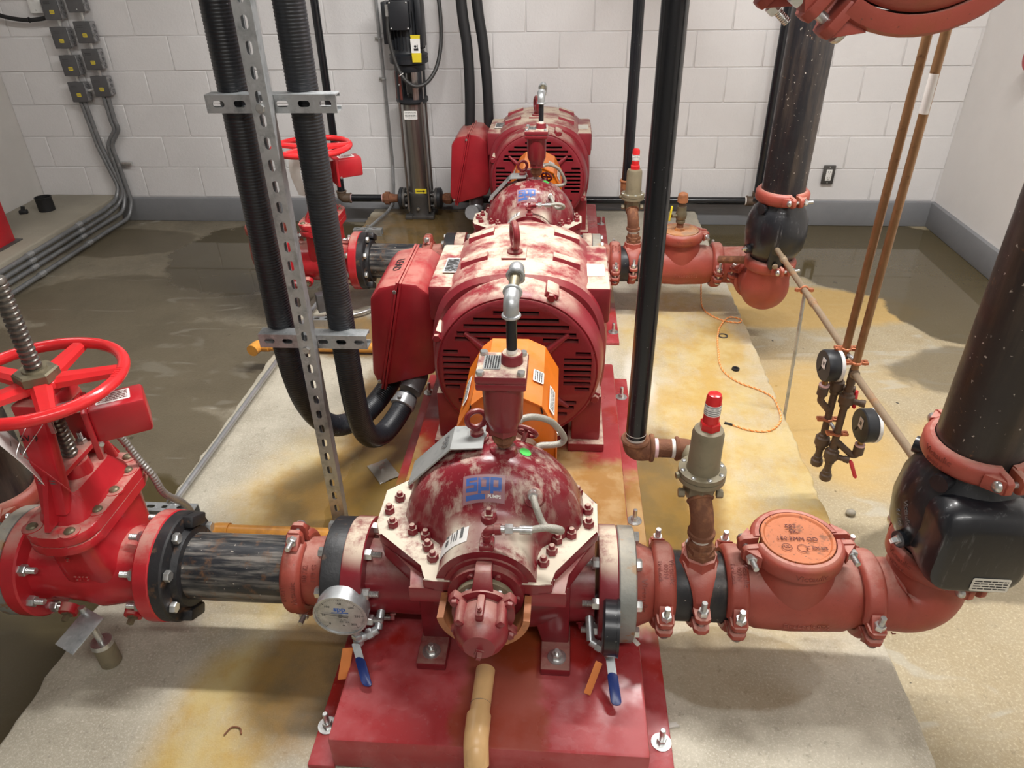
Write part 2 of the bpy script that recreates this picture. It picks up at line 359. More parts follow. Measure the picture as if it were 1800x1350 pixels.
def prism(bm, poly, o, u, v, depth, bev=0.):
    """extrude 2d polygon (in u,v at o) by vector depth"""
    o, u, v, depth = Vector(o), Vector(u), Vector(v), Vector(depth)
    vs_ = loft(bm, [[o + u * a + v * b for a, b in poly], [o + u * a + v * b + depth for a, b in poly]])
    if bev:
        es = list({e for q in vs_ for e in q.link_edges})
        bmesh.ops.bevel(bm, geom=es, offset=bev, segments=2, profile=.5, affect='EDGES')
def rrect(w, h, r, n=4):
    out = []
    for cx, cy, a0 in ((w / 2 - r, h / 2 - r, 0), (-w / 2 + r, h / 2 - r, PI / 2), (-w / 2 + r, -h / 2 + r, PI), (w / 2 - r, -h / 2 + r, 3 * PI / 2)):
        out += [(cx + r * math.cos(a0 + PI / 2 * k / n), cy + r * math.sin(a0 + PI / 2 * k / n)) for k in range(n + 1)]
    return out
def torus(bm, c, ax, R, r, seg=40, rs=10, arc=None):
    a, u, v = frame(ax); c = Vector(c); rings = []; n = seg if arc is None else max(3, int(seg * abs(arc[1] - arc[0]) / (2 * PI)))
    for i in range(n if arc is None else n + 1):
        t = 2 * PI * i / n if arc is None else arc[0] + (arc[1] - arc[0]) * i / n
        d = u * math.cos(t) + v * math.sin(t); rings.append([c + d * (R + r * math.cos(2 * PI * k / rs)) + a * (r * math.sin(2 * PI * k / rs)) for k in range(rs)])
    loft(bm, rings, loop=arc is None)
def ball(bm, c, s, seg=20, rings=12):
    m = Matrix.Translation(Vector(c)) @ Matrix.Diagonal((*s, 1)); bmesh.ops.create_uvsphere(bm, u_segments=seg, v_segments=rings, radius=1, matrix=m)

# ---------------------------------------------------------------- object helpers
ORG = {}
def to_mesh(bm, name, origin, sharp=.62, flat=False):
    bmesh.ops.remove_doubles(bm, verts=bm.verts, dist=1e-6)
    bmesh.ops.recalc_face_normals(bm, faces=bm.faces)
    for f in bm.faces: f.smooth = not flat
    for e in bm.edges:
        if len(e.link_faces) == 2 and e.calc_face_angle(0) > sharp: e.smooth = False
    bm.transform(Matrix.Translation(-Vector(origin)))
    me = bpy.data.meshes.new(name); bm.to_mesh(me); bm.free(); return me
def props(o, label=None, cat=None, group=None, kind=None):
    if label: o['label'] = label
    if cat: o['category'] = cat
    if group: o['group'] = group
    if kind: o['kind'] = kind
    return o
def thing(name, label, cat, loc, group=None):
    o = bpy.data.objects.new(name, None); COL.objects.link(o); o.location = loc; o.empty_display_size = .05
    ORG[o] = Vector(loc); return props(o, label, cat, group)
def part(name, bm, mat, parent, label=None, sharp=.62, kind=None):
    me = to_mesh(bm, name, ORG[parent], sharp); me.materials.append(MATS[mat]); o = bpy.data.objects.new(name, me); COL.objects.link(o)
    o.parent = parent; ORG[o] = ORG[parent]; return props(o, label, kind=kind)
def solo(name, bm, mat, label=None, cat=None, group=None, kind=None, sharp=.62):
    xs = [v.co for v in bm.verts]; lo = [min(c[i] for c in xs) for i in range(3)]; hi = [max(c[i] for c in xs) for i in range(3)]
    org = Vector(((lo[0] + hi[0]) / 2, (lo[1] + hi[1]) / 2, lo[2]))
    me = to_mesh(bm, name, org, sharp); me.materials.append(MATS[mat]); o = bpy.data.objects.new(name, me); COL.objects.link(o)
    o.location = org; ORG[o] = org; return props(o, label, cat, group, kind)
MESH = {}
def shared(key, fn, mat, sharp=.62):
    if key not in MESH:
        bm = BM(); fn(bm); me = to_mesh(bm, key, (0, 0, 0), sharp); me.materials.append(MATS[mat]); MESH[key] = me
    return MESH[key]
def inst(name, me, parent, pos, z=(0, 0, 1), spin=0., label=None):
    o = bpy.data.objects.new(name, me); COL.objects.link(o); o.parent = parent
    q = Vector((0, 0, 1)).rotation_difference(Vector(z).normalized()) @ Quaternion((0, 0, 1), spin)
    o.rotation_mode = 'QUATERNION'; o.rotation_quaternion = q; o.location = Vector(pos) - ORG[parent]; return props(o, label)
def bolt_mesh(kind, r, mat):
    """bolt along +z, origin on the seating face"""
    def fn(bm):
        if kind == 'nut':       # nut with stud end
            lathe(bm, (0, 0, 0), (0, 0, 1), [(0, r), (r * 1.0, r), (r * 1.15, r * .88)], 6); lathe(bm, (0, 0, r), (0, 0, 1), [(0, r * .55), (r * .75, r * .55), (r * .9, r * .45)], 12)
        elif kind == 'hex':
            lathe(bm, (0, 0, 0), (0, 0, 1), [(0, r), (r * .75, r), (r * .9, r * .88)], 6)
        elif kind == 'washer':  # washer + nut + stud
            lathe(bm, (0, 0, 0), (0, 0, 1), [(0, r * 1.7), (r * .18, r * 1.7), (r * .2, r * 1.6)], 20); lathe(bm, (0, 0, r * .2), (0, 0, 1), [(0, r), (r * .85, r), (r, r * .9)], 6)
            lathe(bm, (0, 0, r), (0, 0, 1), [(0, r * .5), (r * .9, r * .5), (r * 1.0, r * .42)], 12)
        elif kind == 'button':
            lathe(bm, (0, 0, 0), (0, 0, 1), [(0, r), (r * .25, r * .97), (r * .5, r * .75), (r * .65, r * .3)], 16)
        elif kind == 'stud':    # nut with long threaded stud
            lathe(bm, (0, 0, 0), (0, 0, 1), [(0, r), (r * .95, r), (r * 1.1, r * .88)], 6)
            prof = []
            for i in range(9): prof += [(r + i * r * .2, r * .56), (r + i * r * .2 + r * .1, r * .5)]
            lathe(bm, (0, 0, 0), (0, 0, 1), prof, 12)
        elif kind == 'anchor':  # washer, nut, tall anchor rod
            lathe(bm, (0, 0, 0), (0, 0, 1), [(0, r * 2.0), (r * .22, r * 2.0)], 24); lathe(bm, (0, 0, r * .22), (0, 0, 1), [(0, r), (r * .9, r), (r * 1.05, r * .9)], 6)
            lathe(bm, (0, 0, r), (0, 0, 1), [(0, r * .58), (r * 3.0, r * .58), (r * 3.15, r * .45)], 12)
        elif kind == 'square':
            lathe(bm, (0, 0, 0), (0, 0, 1), [(0, r * 1.3), (r * .5, r * 1.3), (r * .55, r * .8), (r * 1.9, r * .8), (r * 2, r * .7)], 4, ph=PI / 4)
    return shared('%s_%s_%d' % (kind, mat, r * 1e4), fn, mat)
def bolt(parent, pos, ax=(0, 0, 1), r=.011, kind='nut', mat='zinc', name='bolt', spin=None, label=None):
    return inst(name, bolt_mesh(kind, r, mat), parent, pos, ax, random.random() * 2 if spin is None else spin, label)
def dup(root, off, label=None, group=None, extra=None):
    c = root.copy(); COL.objects.link(c); c.location = Vector(root.location) + Vector(off); ORG[c] = ORG[root] + Vector(off)
    if label: c['label'] = label
    if group: c['group'] = group
    def rec(a, b):
        for ch in list(a.children):
            d = ch.copy(); COL.objects.link(d); d.parent = b; rec(ch, d)
    rec(root, c); return c
def text_verts(s, size, extrude, align='CENTER', bold=0.):
    cu = bpy.data.curves.new('text', 'FONT'); cu.body = s; cu.size = size; cu.extrude = extrude; cu.align_x = align; cu.align_y = 'CENTER'; cu.resolution_u = 2; cu.offset = bold
    ob = bpy.data.objects.new('text', cu); COL.objects.link(ob); bpy.context.view_layer.update()
    me = bpy.data.meshes.new_from_object(ob); bpy.data.objects.remove(ob); bpy.data.curves.remove(cu)
    vs_ = [v.co.copy() for v in me.vertices]; fs = [tuple(p.vertices) for p in me.polygons]; bpy.data.meshes.remove(me); return vs_, fs
def text(bm, s, size, o, u, v, extrude=.0006, align='CENTER', wrap=None, bold=0.):
    """flat text: o + x*u + y*v + z*n; wrap=(centre, axis, radius): x runs round the axis, start direction v... """
    vs_, fs = text_verts(s, size, extrude, align, bold); o, u, v = Vector(o), Vector(u).normalized(), Vector(v).normalized(); n = u.cross(v)
    out = []
    for p in vs_:
        if wrap is None: out.append(bm.verts.new(o + u * p.x + v * p.y + n * p.z))
        else:
            r, mode = wrap   # bends about an axis lying r below o; mode 'u': text runs round, 'v': lines run round
            if mode == 'u': a = p.x / r; out.append(bm.verts.new(o + v * p.y + u * (math.sin(a) * (r + p.z)) + n * (math.cos(a) * (r + p.z) - r)))
            else: a = p.y / r; out.append(bm.verts.new(o + u * p.x + v * (math.sin(a) * (r + p.z)) + n * (math.cos(a) * (r + p.z) - r)))
    for f in fs:
        try: bm.faces.new([out[i] for i in f])
        except ValueError: pass
def lines(bm, o, u, v, w, h, n, th, n_off=.0006, seed=1):
    """rows of small print on a label"""
    rnd = random.Random(seed); o, u, v = Vector(o), Vector(u).normalized(), Vector(v).normalized(); nn = u.cross(v)
    for i in range(n):
        y = h / 2 - (i + .5) * h / n; x = -w / 2
        while x < w / 2 - .004 * w:
            L = min(w * rnd.uniform(.08, .26), w / 2 - x); c = o + u * (x + L / 2) + v * y + nn * n_off
            q = [c + u * a + v * b for a, b in ((-L / 2, -th / 2), (L / 2, -th / 2), (L / 2, th / 2), (-L / 2, th / 2))]
            bm.faces.new([bm.verts.new(p) for p in q]); x += L + w * .03
def plate(bm, o, u, v, w, h, t, r=.004):
    u, v = Vector(u).normalized(), Vector(v).normalized(); n = u.cross(v); prism(bm, rrect(w, h, r), o, u, v, n * t)
def boolcut(o, cutter_bm):
    me = to_mesh(cutter_bm, 'cutter', ORG[o]); c = bpy.data.objects.new('cutter', me); COL.objects.link(c)
    c.matrix_world = Matrix.Translation(ORG[o])
    md = o.modifiers.new('cut', 'BOOLEAN'); md.object = c; md.operation = 'DIFFERENCE'; md.solver = 'EXACT'
    bpy.context.view_layer.update(); dg = bpy.context.evaluated_depsgraph_get()
    new = bpy.data.meshes.new_from_object(o.evaluated_get(dg)); o.modifiers.clear(); old = o.data; o.data = new
    bpy.data.objects.remove(c)
    bm = BM(); bm.from_mesh(new)
    for f in bm.faces: f.smooth = True
    for e in bm.edges: e.smooth = not (len(e.link_faces) == 2 and e.calc_face_angle(0) > .62)
    bm.to_mesh(new); bm.free()
    if not new.materials: new.materials.append(old.materials[0])
X_, Y_, Z_ = Vector((1, 0, 0)), Vector((0, 1, 0)), Vector((0, 0, 1))
# ---------------------------------------------------------------- the room
WY = 4.82; WL, WR = -3.67, 2.40; FY = -1.6; CZ = 3.1; CURB = .165; BH = .2032; BW = .4064
bm = BM(); bx(bm, WL - .2, WR + .2, FY - .2, WY + .2, -.12, 0); floor = solo('floor', bm, 'floor_concrete', kind='structure')
bm = BM(); bx(bm, WL - .2, WR + .2, FY - .2, WY + .2, CZ, CZ + .1); solo('ceiling', bm, 'ceiling_paint', kind='structure')
bm = BM(); bx(bm, WL, WR, WY + .0, WY + .2, 0, CZ); wall_b = solo('wall_back', bm, 'mortar_paint', kind='structure')
bm = BM(); bx(bm, WL - .2, WL, FY, WY + .2, 0, CZ); solo('wall_left', bm, 'plaster_grey', kind='structure')
bm = BM(); bx(bm, WR, WR + .2, FY, WY + .2, 0, CZ); solo('wall_right', bm, 'plaster_paint', kind='structure')
bm = BM(); bx(bm, WL, WR, FY - .2, FY, 0, CZ); solo('wall_front', bm, 'plaster_dim', kind='structure')
# concrete masonry units of the back wall in running bond
def block_mesh(w, key):
    def fn(bm): box(bm, (0, .02, 0), (w - .0065, .047, BH - .0065), .0026, seg=1)
    return shared(key, fn, 'block_paint')
X0 = -3.30623; rows = int((CZ - CURB) / BH) + 1
for k in range(rows):
    z = CURB + (k + .5) * BH
    if z + BH / 2 > CZ: break
    x = X0 + (0 if k % 2 == 0 else -BW / 2) - BW * 2
    while x < WR:
        a, b = max(x, WL), min(x + BW, WR)
        if b - a > .05:
            w = b - a; o = inst('block', block_mesh(w, 'block_%d' % round(w * 1000)), wall_b, (0, 0, 0)); o.location = Vector(((a + b) / 2, WY - .001 + random.uniform(-.0012, .0012), z)) - ORG[wall_b]
            o.rotation_quaternion = Quaternion((0, 1, 0), random.uniform(-.0015, .0015))
        x += BW
bm = BM(); bx(bm, -3.12, WR - .02, WY - .03, WY + .03, 0, CURB - .004, .006); solo('baseboard_back', bm, 'curb_paint', kind='structure')
bm = BM(); bx(bm, WR - .028, WR + .03, FY, WY, 0, CURB - .004, .006); solo('baseboard_right', bm, 'curb_paint', kind='structure')
# housekeeping pad under the pumps, worn arrises
PADZ = .1
def rough_slab(x0, x1, y0, y1, z0, z1, step, amp, seed):
    rnd = random.Random(seed); bm = BM(); pts = []
    def edge(a, b, ax):
        n = max(2, int((Vector(b) - Vector(a)).length / step))
        for i in range(n):
            p = Vector(a).lerp(Vector(b), i / n); j = rnd.uniform(-amp, amp) if rnd.random() < .75 else rnd.uniform(-amp * 3, 0)
            p[ax] += j if 0 < i else 0; pts.append(p)
    edge((x0, y0), (x1, y0), 1); edge((x1, y0), (x1, y1), 0); edge((x1, y1), (x0, y1), 1); edge((x0, y1), (x0, y0), 0)
    cx, cy = (x0 + x1) / 2, (y0 + y1) / 2
    def ins(d, z): return [Vector((cx + (p.x - cx) * (1 - d / ((x1 - x0) / 2)), cy + (p.y - cy) * (1 - d / ((y1 - y0) / 2)), z)) for p in pts]
    loft(bm, [ins(0, z0), ins(0, z1 - .012), ins(.004, z1 - .004), ins(.012, z1)]); return bm
bm = rough_slab(-1.302, .868, -.5, WY - .03, 0, PADZ, .03, .003, 3); solo('equipment_pad', bm, 'pad_concrete', kind='structure', sharp=1.2)
bm = rough_slab(WL, -3.125, 1.2, WY - .004, 0, .18, .05, .004, 5); solo('concrete_ledge', bm, 'ledge_concrete', kind='structure', sharp=1.2)
# ceiling strip lights
for i, (lx, ly, ll, lw) in enumerate(LAMPS):
    lab = ['long fluorescent strip light on the ceiling above the two pumps', 'long fluorescent strip light on the ceiling nearest the viewer', 'short fluorescent strip light on the ceiling by the left wall'][i]
    t = thing('strip_light', lab, 'ceiling light', (lx, ly, LAMP_Z - .03), 'ceiling strip lights')
    bm = BM(); bx(bm, lx - ll / 2, lx + ll / 2, ly - .07, ly + .07, LAMP_Z + .012, CZ, .008); part('housing', bm, 'gauge_white', t)
    m = bpy.data.materials.get('lamp_glow')
    if not m:
        n = N('lamp_glow'); m = n.set((.9, .9, .88), .4, 0, Emission_Color=(1, .98, .95, 1), Emission_Strength=6.); MATS['lamp_glow'] = m
    for s in (-1, 1):
        bm = BM(); cyl(bm, (lx - ll / 2 + .03, ly + s * .035, LAMP_Z), (lx + ll / 2 - .03, ly + s * .035, LAMP_Z), .013); part('tube', bm, 'lamp_glow', t)
    L = bpy.data.lights.new('strip_lamp', 'AREA'); L.shape = 'RECTANGLE'; L.size = ll; L.size_y = .12; L.energy = lw; L.color = (1, .98, .95); L.spread = PI
    lo = bpy.data.objects.new('lamp_light', L); COL.objects.link(lo); lo.parent = t; lo.location = (0, 0, -.0)
# ---------------------------------------------------------------- pump set (built once, copied for the set behind)
UOFF = Vector((-.012, 2.01, 0)); PX, PY, NZ, SZ = -.145, 1.265, .345, .54; SKT = .215
FAR = []     # (root, label) -> copied after everything near is built
def half(bm, prof, cx, cz, up=1, seg=28, sx=1.):
    rings = []
    for y, r in prof:
        rings.append([Vector((cx + math.cos(PI * k / seg) * r * sx, y, cz + up * math.sin(PI * k / seg) * r)) for k in range(seg + 1)])
    loft(bm, rings)
# -- skid
sk = thing('pump_skid', 'red steel base plate under the near pump, cut by the bottom edge', 'base plate', (-.14, .9, PADZ), 'pump base plates')
bm = BM()
for x0, x1 in ((-.552, -.49), (.2, .272)): bx(bm, x0, x1, .9, 2.6, PADZ, PADZ + .014, .002)
part('mounting_flange', bm, 'skid_steel', sk)
bm = BM(); bx(bm, -.492, .208, .9, 2.55, PADZ + .01, SKT, .008); part('raised_deck', bm, 'skid_steel', sk)
for x, y in ((.249, 1.0), (.242, 1.74), (.242, 2.457), (-.532, .996), (-.532, 1.74), (-.532, 2.457)):
    bolt(sk, (x, y, PADZ + .014), r=.0115, kind='anchor', mat='zinc', name='anchor_bolt')
FAR.append((sk, 'red steel base plate under the far pump and motor near the back wall'))
# -- pump
pu = thing('pump', 'dusty dark red split-case pump in the foreground with the blue spp decal', 'pump', (PX, PY, SKT), 'split-case fire pumps')
prof = [(1.05, .108), (1.125, .108), (1.148, .115), (1.165, .135), (1.185, .170), (1.208, .193), (1.235, .205), (1.295, .206), (1.322, .195), (1.345, .17), (1.365, .135), (1.382, .115), (1.41, .108), (1.48, .108)]
bm = BM(); half(bm, prof, PX, SZ)
poly = [(-.412, 1.211), (-.397, 1.173), (-.284, 1.087), (-.277, 1.045), (-.252, 1.042), (-.038, 1.042), (-.008, 1.045), (-.006, 1.083), (.091, 1.203), (.092, 1.30), (-.006, 1.425), (-.03, 1.48), (-.26, 1.48), (-.284, 1.43), (-.412, 1.325)]
prism(bm, poly, (0, 0, .541), X_, Y_, (0, 0, .026), .004)
cyl(bm, (-.122, 1.262, .73), (-.122, 1.262, .752), .034, .028); cyl(bm, (-.183, 1.30, .72), (-.183, 1.30, .752), .03, .026)
cyl(bm, (-.145, 1.145, .64), (-.145, 1.145, .662), .02, .016); box(bm, (-.142, 1.07, .648), (.03, .035, .022), .004)
cyl(bm, (-.052, 1.195, .67), (-.052, 1.175, .685), .026, .02)
up = part('upper_casing', bm, 'casing_red', pu)
bm = BM(); half(bm, [(1.06, .085), (1.16, .09), (1.2, .15), (1.23, .17), (1.30, .17), (1.33, .15), (1.37, .09), (1.47, .085)], PX, SZ, -1)
poly2 = [(-.405, 1.205), (-.39, 1.17), (-.31, 1.10), (-.31, 1.046), (.022, 1.046), (.022, 1.10), (.085, 1.20), (.086, 1.305), (.0, 1.42), (-.03, 1.47), (-.26, 1.47), (-.28, 1.42), (-.405, 1.33)]
prism(bm, poly2, (0, 0, .498), X_, Y_, (0, 0, .042), .004)
lathe(bm, (-.47, PY, NZ), X_, [(0, .098), (.06, .094), (.16, .096), (.24, .115), (.33, .12), (.42, .112), (.5, .096), (.56, .094)], 32)
part('lower_casing', bm, 'pump_red_clean', pu)
for x0, x1, nm in ((-.502, -.452, 's'), (.098, .143, 'd')):
    bm = BM(); lathe(bm, (x0, PY, NZ), X_, [(0, .138), (.003, .14), (x1 - x0 - .003, .14), (x1 - x0, .137)], 48); part('flange', bm, 'pump_red', pu)
for s in (-1, 1):
    bm = BM(); a = lambda x: PX + s * (-1) * x
    pts = [(.178, SKT), (.118, SKT), (.075, .40), (.075, .46), (.178, .46)]
    prism(bm, [(PX - s * q[0], q[1]) for q in pts], (0, 1.165, 0), X_, Z_, (0, .2, 0), .004)
    bx(bm, PX - s * .182, PX - s * .112, 1.087, 1.443, SKT, SKT + .024, .004); part('foot', bm, 'pump_red_clean', pu)
    for y in (1.122, 1.41): bolt(pu, (PX - s * .15, y, SKT + .024), r=.013, kind='washer', mat='zinc', name='foot_bolt')
BL = [(-.372, 1.29), (-.388, 1.246), (-.371, 1.201), (-.322, 1.182), (-.29, 1.167), (-.28, 1.135), (-.264, 1.103), (-.03, 1.433), (.045, 1.33), (.068, 1.268), (.069, 1.223), (.031, 1.188), (.0, 1.17), (-.011, 1.135), (-.028, 1.101), (-.35, 1.34), (-.30, 1.39), (-.265, 1.44)]
for x, y in BL: bolt(pu, (x, y, .567), r=.0125, kind='nut', mat='pump_red', name='casing_nut')
bm = BM()
for r0, r1, y0, y1 in ((.0, .092, 1.05, 1.046), (.078, .08, 1.046, 1.03)): lathe(bm, (PX, y0, SZ), -Y_, [(0, r1), (abs(y1 - y0), r1 * .985)], 48)
part('stuffing_cover', bm, 'pump_red_clean', pu)
for a in (65, 115, 180, 0): bolt(pu, (PX + .066 * math.cos(math.radians(a)), 1.03, SZ + .066 * math.sin(math.radians(a))), -Y_, .007, 'hex', 'pump_red_clean', 'cover_bolt')
bm = BM(); lathe(bm, (PX, 1.024, SZ), -Y_, [(0, .062), (.012, .062), (.013, .03)], 40); cyl(bm, (PX, 1.03, SZ), (PX, .96, SZ), .022); part('seal_gland', bm, 'bronze_grey', pu)
for a in (50, 130): bolt(pu, (PX + .05 * math.cos(math.radians(a)), 1.011, SZ + .05 * math.sin(math.radians(a))), -Y_, .006, 'hex', 'zinc', 'gland_bolt')
# bearing bracket trough
bm = BM(); rings = []
for y in (1.05, .98):
    ro, ri, ring = .095, .081, []
    angs = [math.radians(d) for d in range(186, 355, 6)]
    for t in angs: ring.append(Vector((PX + ro * math.cos(t), y, SZ + ro * math.sin(t) + (.0))))
    for t in reversed(angs): ring.append(Vector((PX + ri * math.cos(t), y, SZ + ri * math.sin(t))))
    rings.append(ring)
loft(bm, rings); part('bearing_bracket', bm, 'orange_fitting', pu, 'rust-tinted bracket open at the top')
bm = BM(); W = .017; path = [(1.046, .628), (1.03, .634), (1.012, .632), (.998, .615), (.988, .600)]; ring = []
for i, (y, z) in enumerate(path):
    w = W if i < 3 else W * (1 + (i - 2) * .15); ring.append([Vector((PX - w, y, z)), Vector((PX + w, y, z)), Vector((PX + w, y + .008, z - .014)), Vector((PX - w, y + .008, z - .014))])
vs_ = loft(bm, ring); bmesh.ops.bevel(bm, geom=list({e for q in vs_ for e in q.link_edges}), offset=.003, segments=2, profile=.5, affect='EDGES')
part('bearing_strap', bm, 'pump_red_clean', pu)
bm = BM(); lathe(bm, (PX, .998, SZ), -Y_, [(0, .060), (.002, .064), (.012, .064), (.014, .049), (.03, .051), (.062, .054), (.080, .045), (.094, .031), (.095, .0)], 40)
for a in (40, 140, 220, 320):
    t = math.radians(a); c = Vector((PX + .064 * math.cos(t), .985, SZ + .064 * math.sin(t))); box(bm, c, (.034, .02, .022), .003, Matrix.Rotation(-t, 3, 'Y'))
for a in (90, 45, 135):
    t = math.radians(a); c = Vector((PX + .055 * math.cos(t), .953, SZ + .055 * math.sin(t))); box(bm, c, (.016, .055, .022), .005, Matrix.Rotation(-t + PI / 2, 3, 'Y'))
part('bearing_housing', bm, 'pump_red_clean', pu)
for a in (40, 140, 320, 220): t = math.radians(a); bolt(pu, (PX + .07 * math.cos(t), .975, SZ + .07 * math.sin(t)), -Y_, .009, 'hex', 'pump_red_clean', 'bearing_bolt')
bm = BM(); cyl(bm, (PX, .94, .600), (PX, .936, .612), .005); cyl(bm, (PX, .936, .612), (PX, .934, .62), .003); part('grease_nipple', bm, 'pump_red_clean', pu)
bolt(pu, (PX, .905, SZ - .012), -Y_, .0085, 'square', 'pump_red_clean', 'plug')
for x in (-.40, .06): bolt(pu, (x, 1.19, .285), Vector((.1, -.7, -.5)), .0075, 'square', 'pump_red_clean', 'drain_plug')
# eye bolt and bent specification plate
def eyebolt(parent, c, R, r, turn, mat='pump_red_clean'):
    bm = BM(); c = Vector(c); ax = Vector((math.cos(turn), math.sin(turn), 0)); torus(bm, c + Z_ * (R + r + .012), ax, R, r, 28, 10); lathe(bm, c, Z_, [(0, r * 2.4), (.008, r * 2.3), (.012, r * 1.4), (.02, r * 1.3)], 20)
    return part('eye_bolt', bm, mat, parent)
eyebolt(pu, (-.183, 1.30, .758), .021, .0065, 1.9)
bm = BM(); t = .003
pl = [(-.165, .757), (-.235, .752), (-.335, .648), (-.335 - t, .648 + t), (-.236, .752 + t), (-.165, .757 + t)]
prism(bm, [(a, b) for a, b in pl], (0, 1.245, 0), X_, Z_, (0, .085, 0)); sp = part('specification_plate', bm, 'plate_grey', pu, 'bent grey metal plate with fine print')
u = Vector((-.70, 0, -.714)); v = Y_ * 1.; o = Vector((-.286, 1.2875, .7035))
bm = BM(); nrm = Vector((-.714, 0, .70)); lines(bm, o, u, Vector((0, -1, 0)), .115, .07, 12, .0026, -.001, 4); part('print', bm, 'ink_grey', sp)
bm = BM(); text(bm, 'spp', .03, o - u * .055 + nrm * .003, Vector((0, -1, 0)) , -u, .0004, bold=.0006); part('logo', bm, 'ink_grey', sp)
bm = BM(); lathe(bm, (-.183, 1.30, .7545), Z_, [(0, .022), (.003, .022)], 24); part('washer', bm, 'zinc', pu)
# spp decal on the sloping face of the volute
def dome_pt(x, y):   # surface height of upper casing at x,y
    for (a, ra), (b, rb) in zip(prof, prof[1:]):
        if a <= y <= b: r = ra + (rb - ra) * (y - a) / (b - a); break
    return SZ + math.sqrt(max(r * r - (x - PX) ** 2, 0))
def drape(bm, lift, z_to=None):
    for v_ in bm.verts:
        x, y = v_.co.x, v_.co.y; v_.co = Vector((x, y - lift * .6, dome_pt(x, y) + lift + v_.co.z))
# film: grid over the dome front; x in [-.203,-.113], y chosen so that the face follows the slope
def dgrid(x0, x1, y0, y1, nx=10, ny=10):
    bm = BM(); g = [[bm.verts.new((x0 + (x1 - x0) * i / nx, y0 + (y1 - y0) * j / ny, 0)) for i in range(nx + 1)] for j in range(ny + 1)]
    for j in range(ny):
        for i in range(nx): bm.faces.new((g[j][i], g[j][i + 1], g[j + 1][i + 1], g[j + 1][i]))
    return bm
bm = dgrid(-.203, -.113, 1.166, 1.2); drape(bm, .0008); dec = part('maker_decal', bm, 'decal_film', pu, 'worn clear decal with blue spp lettering and white PUMPS')
def yz(f): return 1.1665 + .034 * f   # fraction of height up the decal -> y on the slope
def letters(boxes, mat, name):
    bm = BM()
    for (x0, x1, f0, f1) in boxes:
        b2 = dgrid(x0, x1, yz(f0), yz(f1), 4, 5); drape(b2, .0016); me = bpy.data.meshes.new('t'); b2.to_mesh(me); bm.from_mesh(me); bpy.data.meshes.remove(me); b2.free()
    part(name, bm, mat, dec)
def ltr(kind, x, w, s=.28):
    t = w * s; lo, hi = .34, .86; mid = (lo + hi) / 2; th = .12
    if kind == 's': return [(x, x + w, hi - th, hi), (x, x + t, mid, hi), (x, x + w, mid - th / 2, mid + th / 2), (x + w - t, x + w, lo, mid), (x, x + w, lo, lo + th)]
    return [(x, x + w, hi - th, hi), (x, x + t, .26, hi), (x + w - t, x + w, lo, hi), (x, x + w, lo, lo + th)]
letters(ltr('s', -.196, .024) + ltr('p', -.170, .024) + ltr('p', -.144, .024) + [(-.196, -.155, .08, .24)], 'logo_blue', 'logo')
bm = BM(); text(bm, 'PUMPS', .0095, (-.135, 0, 0), X_, Y_, 0, bold=.0003)
for v_ in bm.verts: v_.co.y = yz(.16 + v_.co.y / .065)
drape(bm, .0019); part('lettering', bm, 'paper', dec)
bm = BM(); ctr = bm.verts.new((-.074, 1.27, 0)); rg = [bm.verts.new((-.074 + .0125 * math.cos(2 * PI * k / 20), 1.27 + .0125 * math.sin(2 * PI * k / 20), 0)) for k in range(20)]
for k in range(20): bm.faces.new((ctr, rg[k], rg[(k + 1) % 20]))
drape(bm, .002); part('round_sticker', bm, 'green_sticker', pu, 'small bright green sticker')
# paper label beside the stuffing box
bm = BM(); c = Vector((PX, 1.12, SZ)); g = []
for j in range(8):
    t = math.radians(112 + j * 7); g.append([bm.verts.new(c + Vector((math.cos(t) * .1095, y, math.sin(t) * .1095))) for y in (-.035, .03)])
for a, b in zip(g, g[1:]): bm.faces.new((a[0], b[0], b[1], a[1]))
lb = part('paper_label', bm, 'paper', pu)
bm = BM()
for j, (t0, t1, y0, y1) in enumerate(((118, 122, -.02, .02), (126, 128, -.02, .02), (130, 131.5, -.02, .005), (134, 135.5, -.02, .012), (140, 146, -.018, -.002), (140, 146, .004, .018))):
    q = [c + Vector((math.cos(math.radians(t)) * .1100, y, math.sin(math.radians(t)) * .1100)) for t, y in ((t0, y0), (t1, y0), (t1, y1), (t0, y1))]; bm.faces.new([bm.verts.new(p) for p in q])
part('print', bm, 'ink_grey', lb)
bolt(pu, (-.145, 1.145, .660), Z_, .0095, 'square', 'pump_red', 'square_plug')
# seal flush lines
bm = BM(); tube(bm, fillet([(-.142, 1.07, .65), (-.142, 1.07, .688), (-.112, 1.07, .692)], .012), .0085, 14); torus(bm, (-.142, 1.07, .676), Z_, .0085, .003, 16, 8); cyl(bm, (-.125, 1.07, .6905), (-.112, 1.07, .692), .0115); part('flush_elbow', bm, 'pump_red_clean', pu)
bm = BM(); cyl(bm, (-.113, 1.07, .692), (-.105, 1.07, .692), .008); hexp(bm, (-.104, 1.07, .692), X_, .0115, .016); cyl(bm, (-.088, 1.07, .692), (-.075, 1.07, .692), .006); cyl(bm, (-.075, 1.07, .692), (-.05, 1.07, .692), .0095)
part('hose_fitting', bm, 'zinc', pu); bm = BM(); hexp(bm, (-.053, 1.182, .692), Vector((0, -.55, .35)), .0115, .02); cyl(bm, (-.053, 1.17, .70), (-.052, 1.15, .709), .0095); part('hose_fitting', bm, 'zinc', pu)
bm = BM(); tube(bm, spline([(-.052, 1.072, .692), (-.02, 1.075, .696), (.003, 1.08, .688), (.006, 1.09, .674), (-.012, 1.10, .668), (-.03, 1.112, .672), (-.045, 1.13, .70), (-.052, 1.152, .708)]), .0075, 12); part('braided_hose', bm, 'braid', pu)
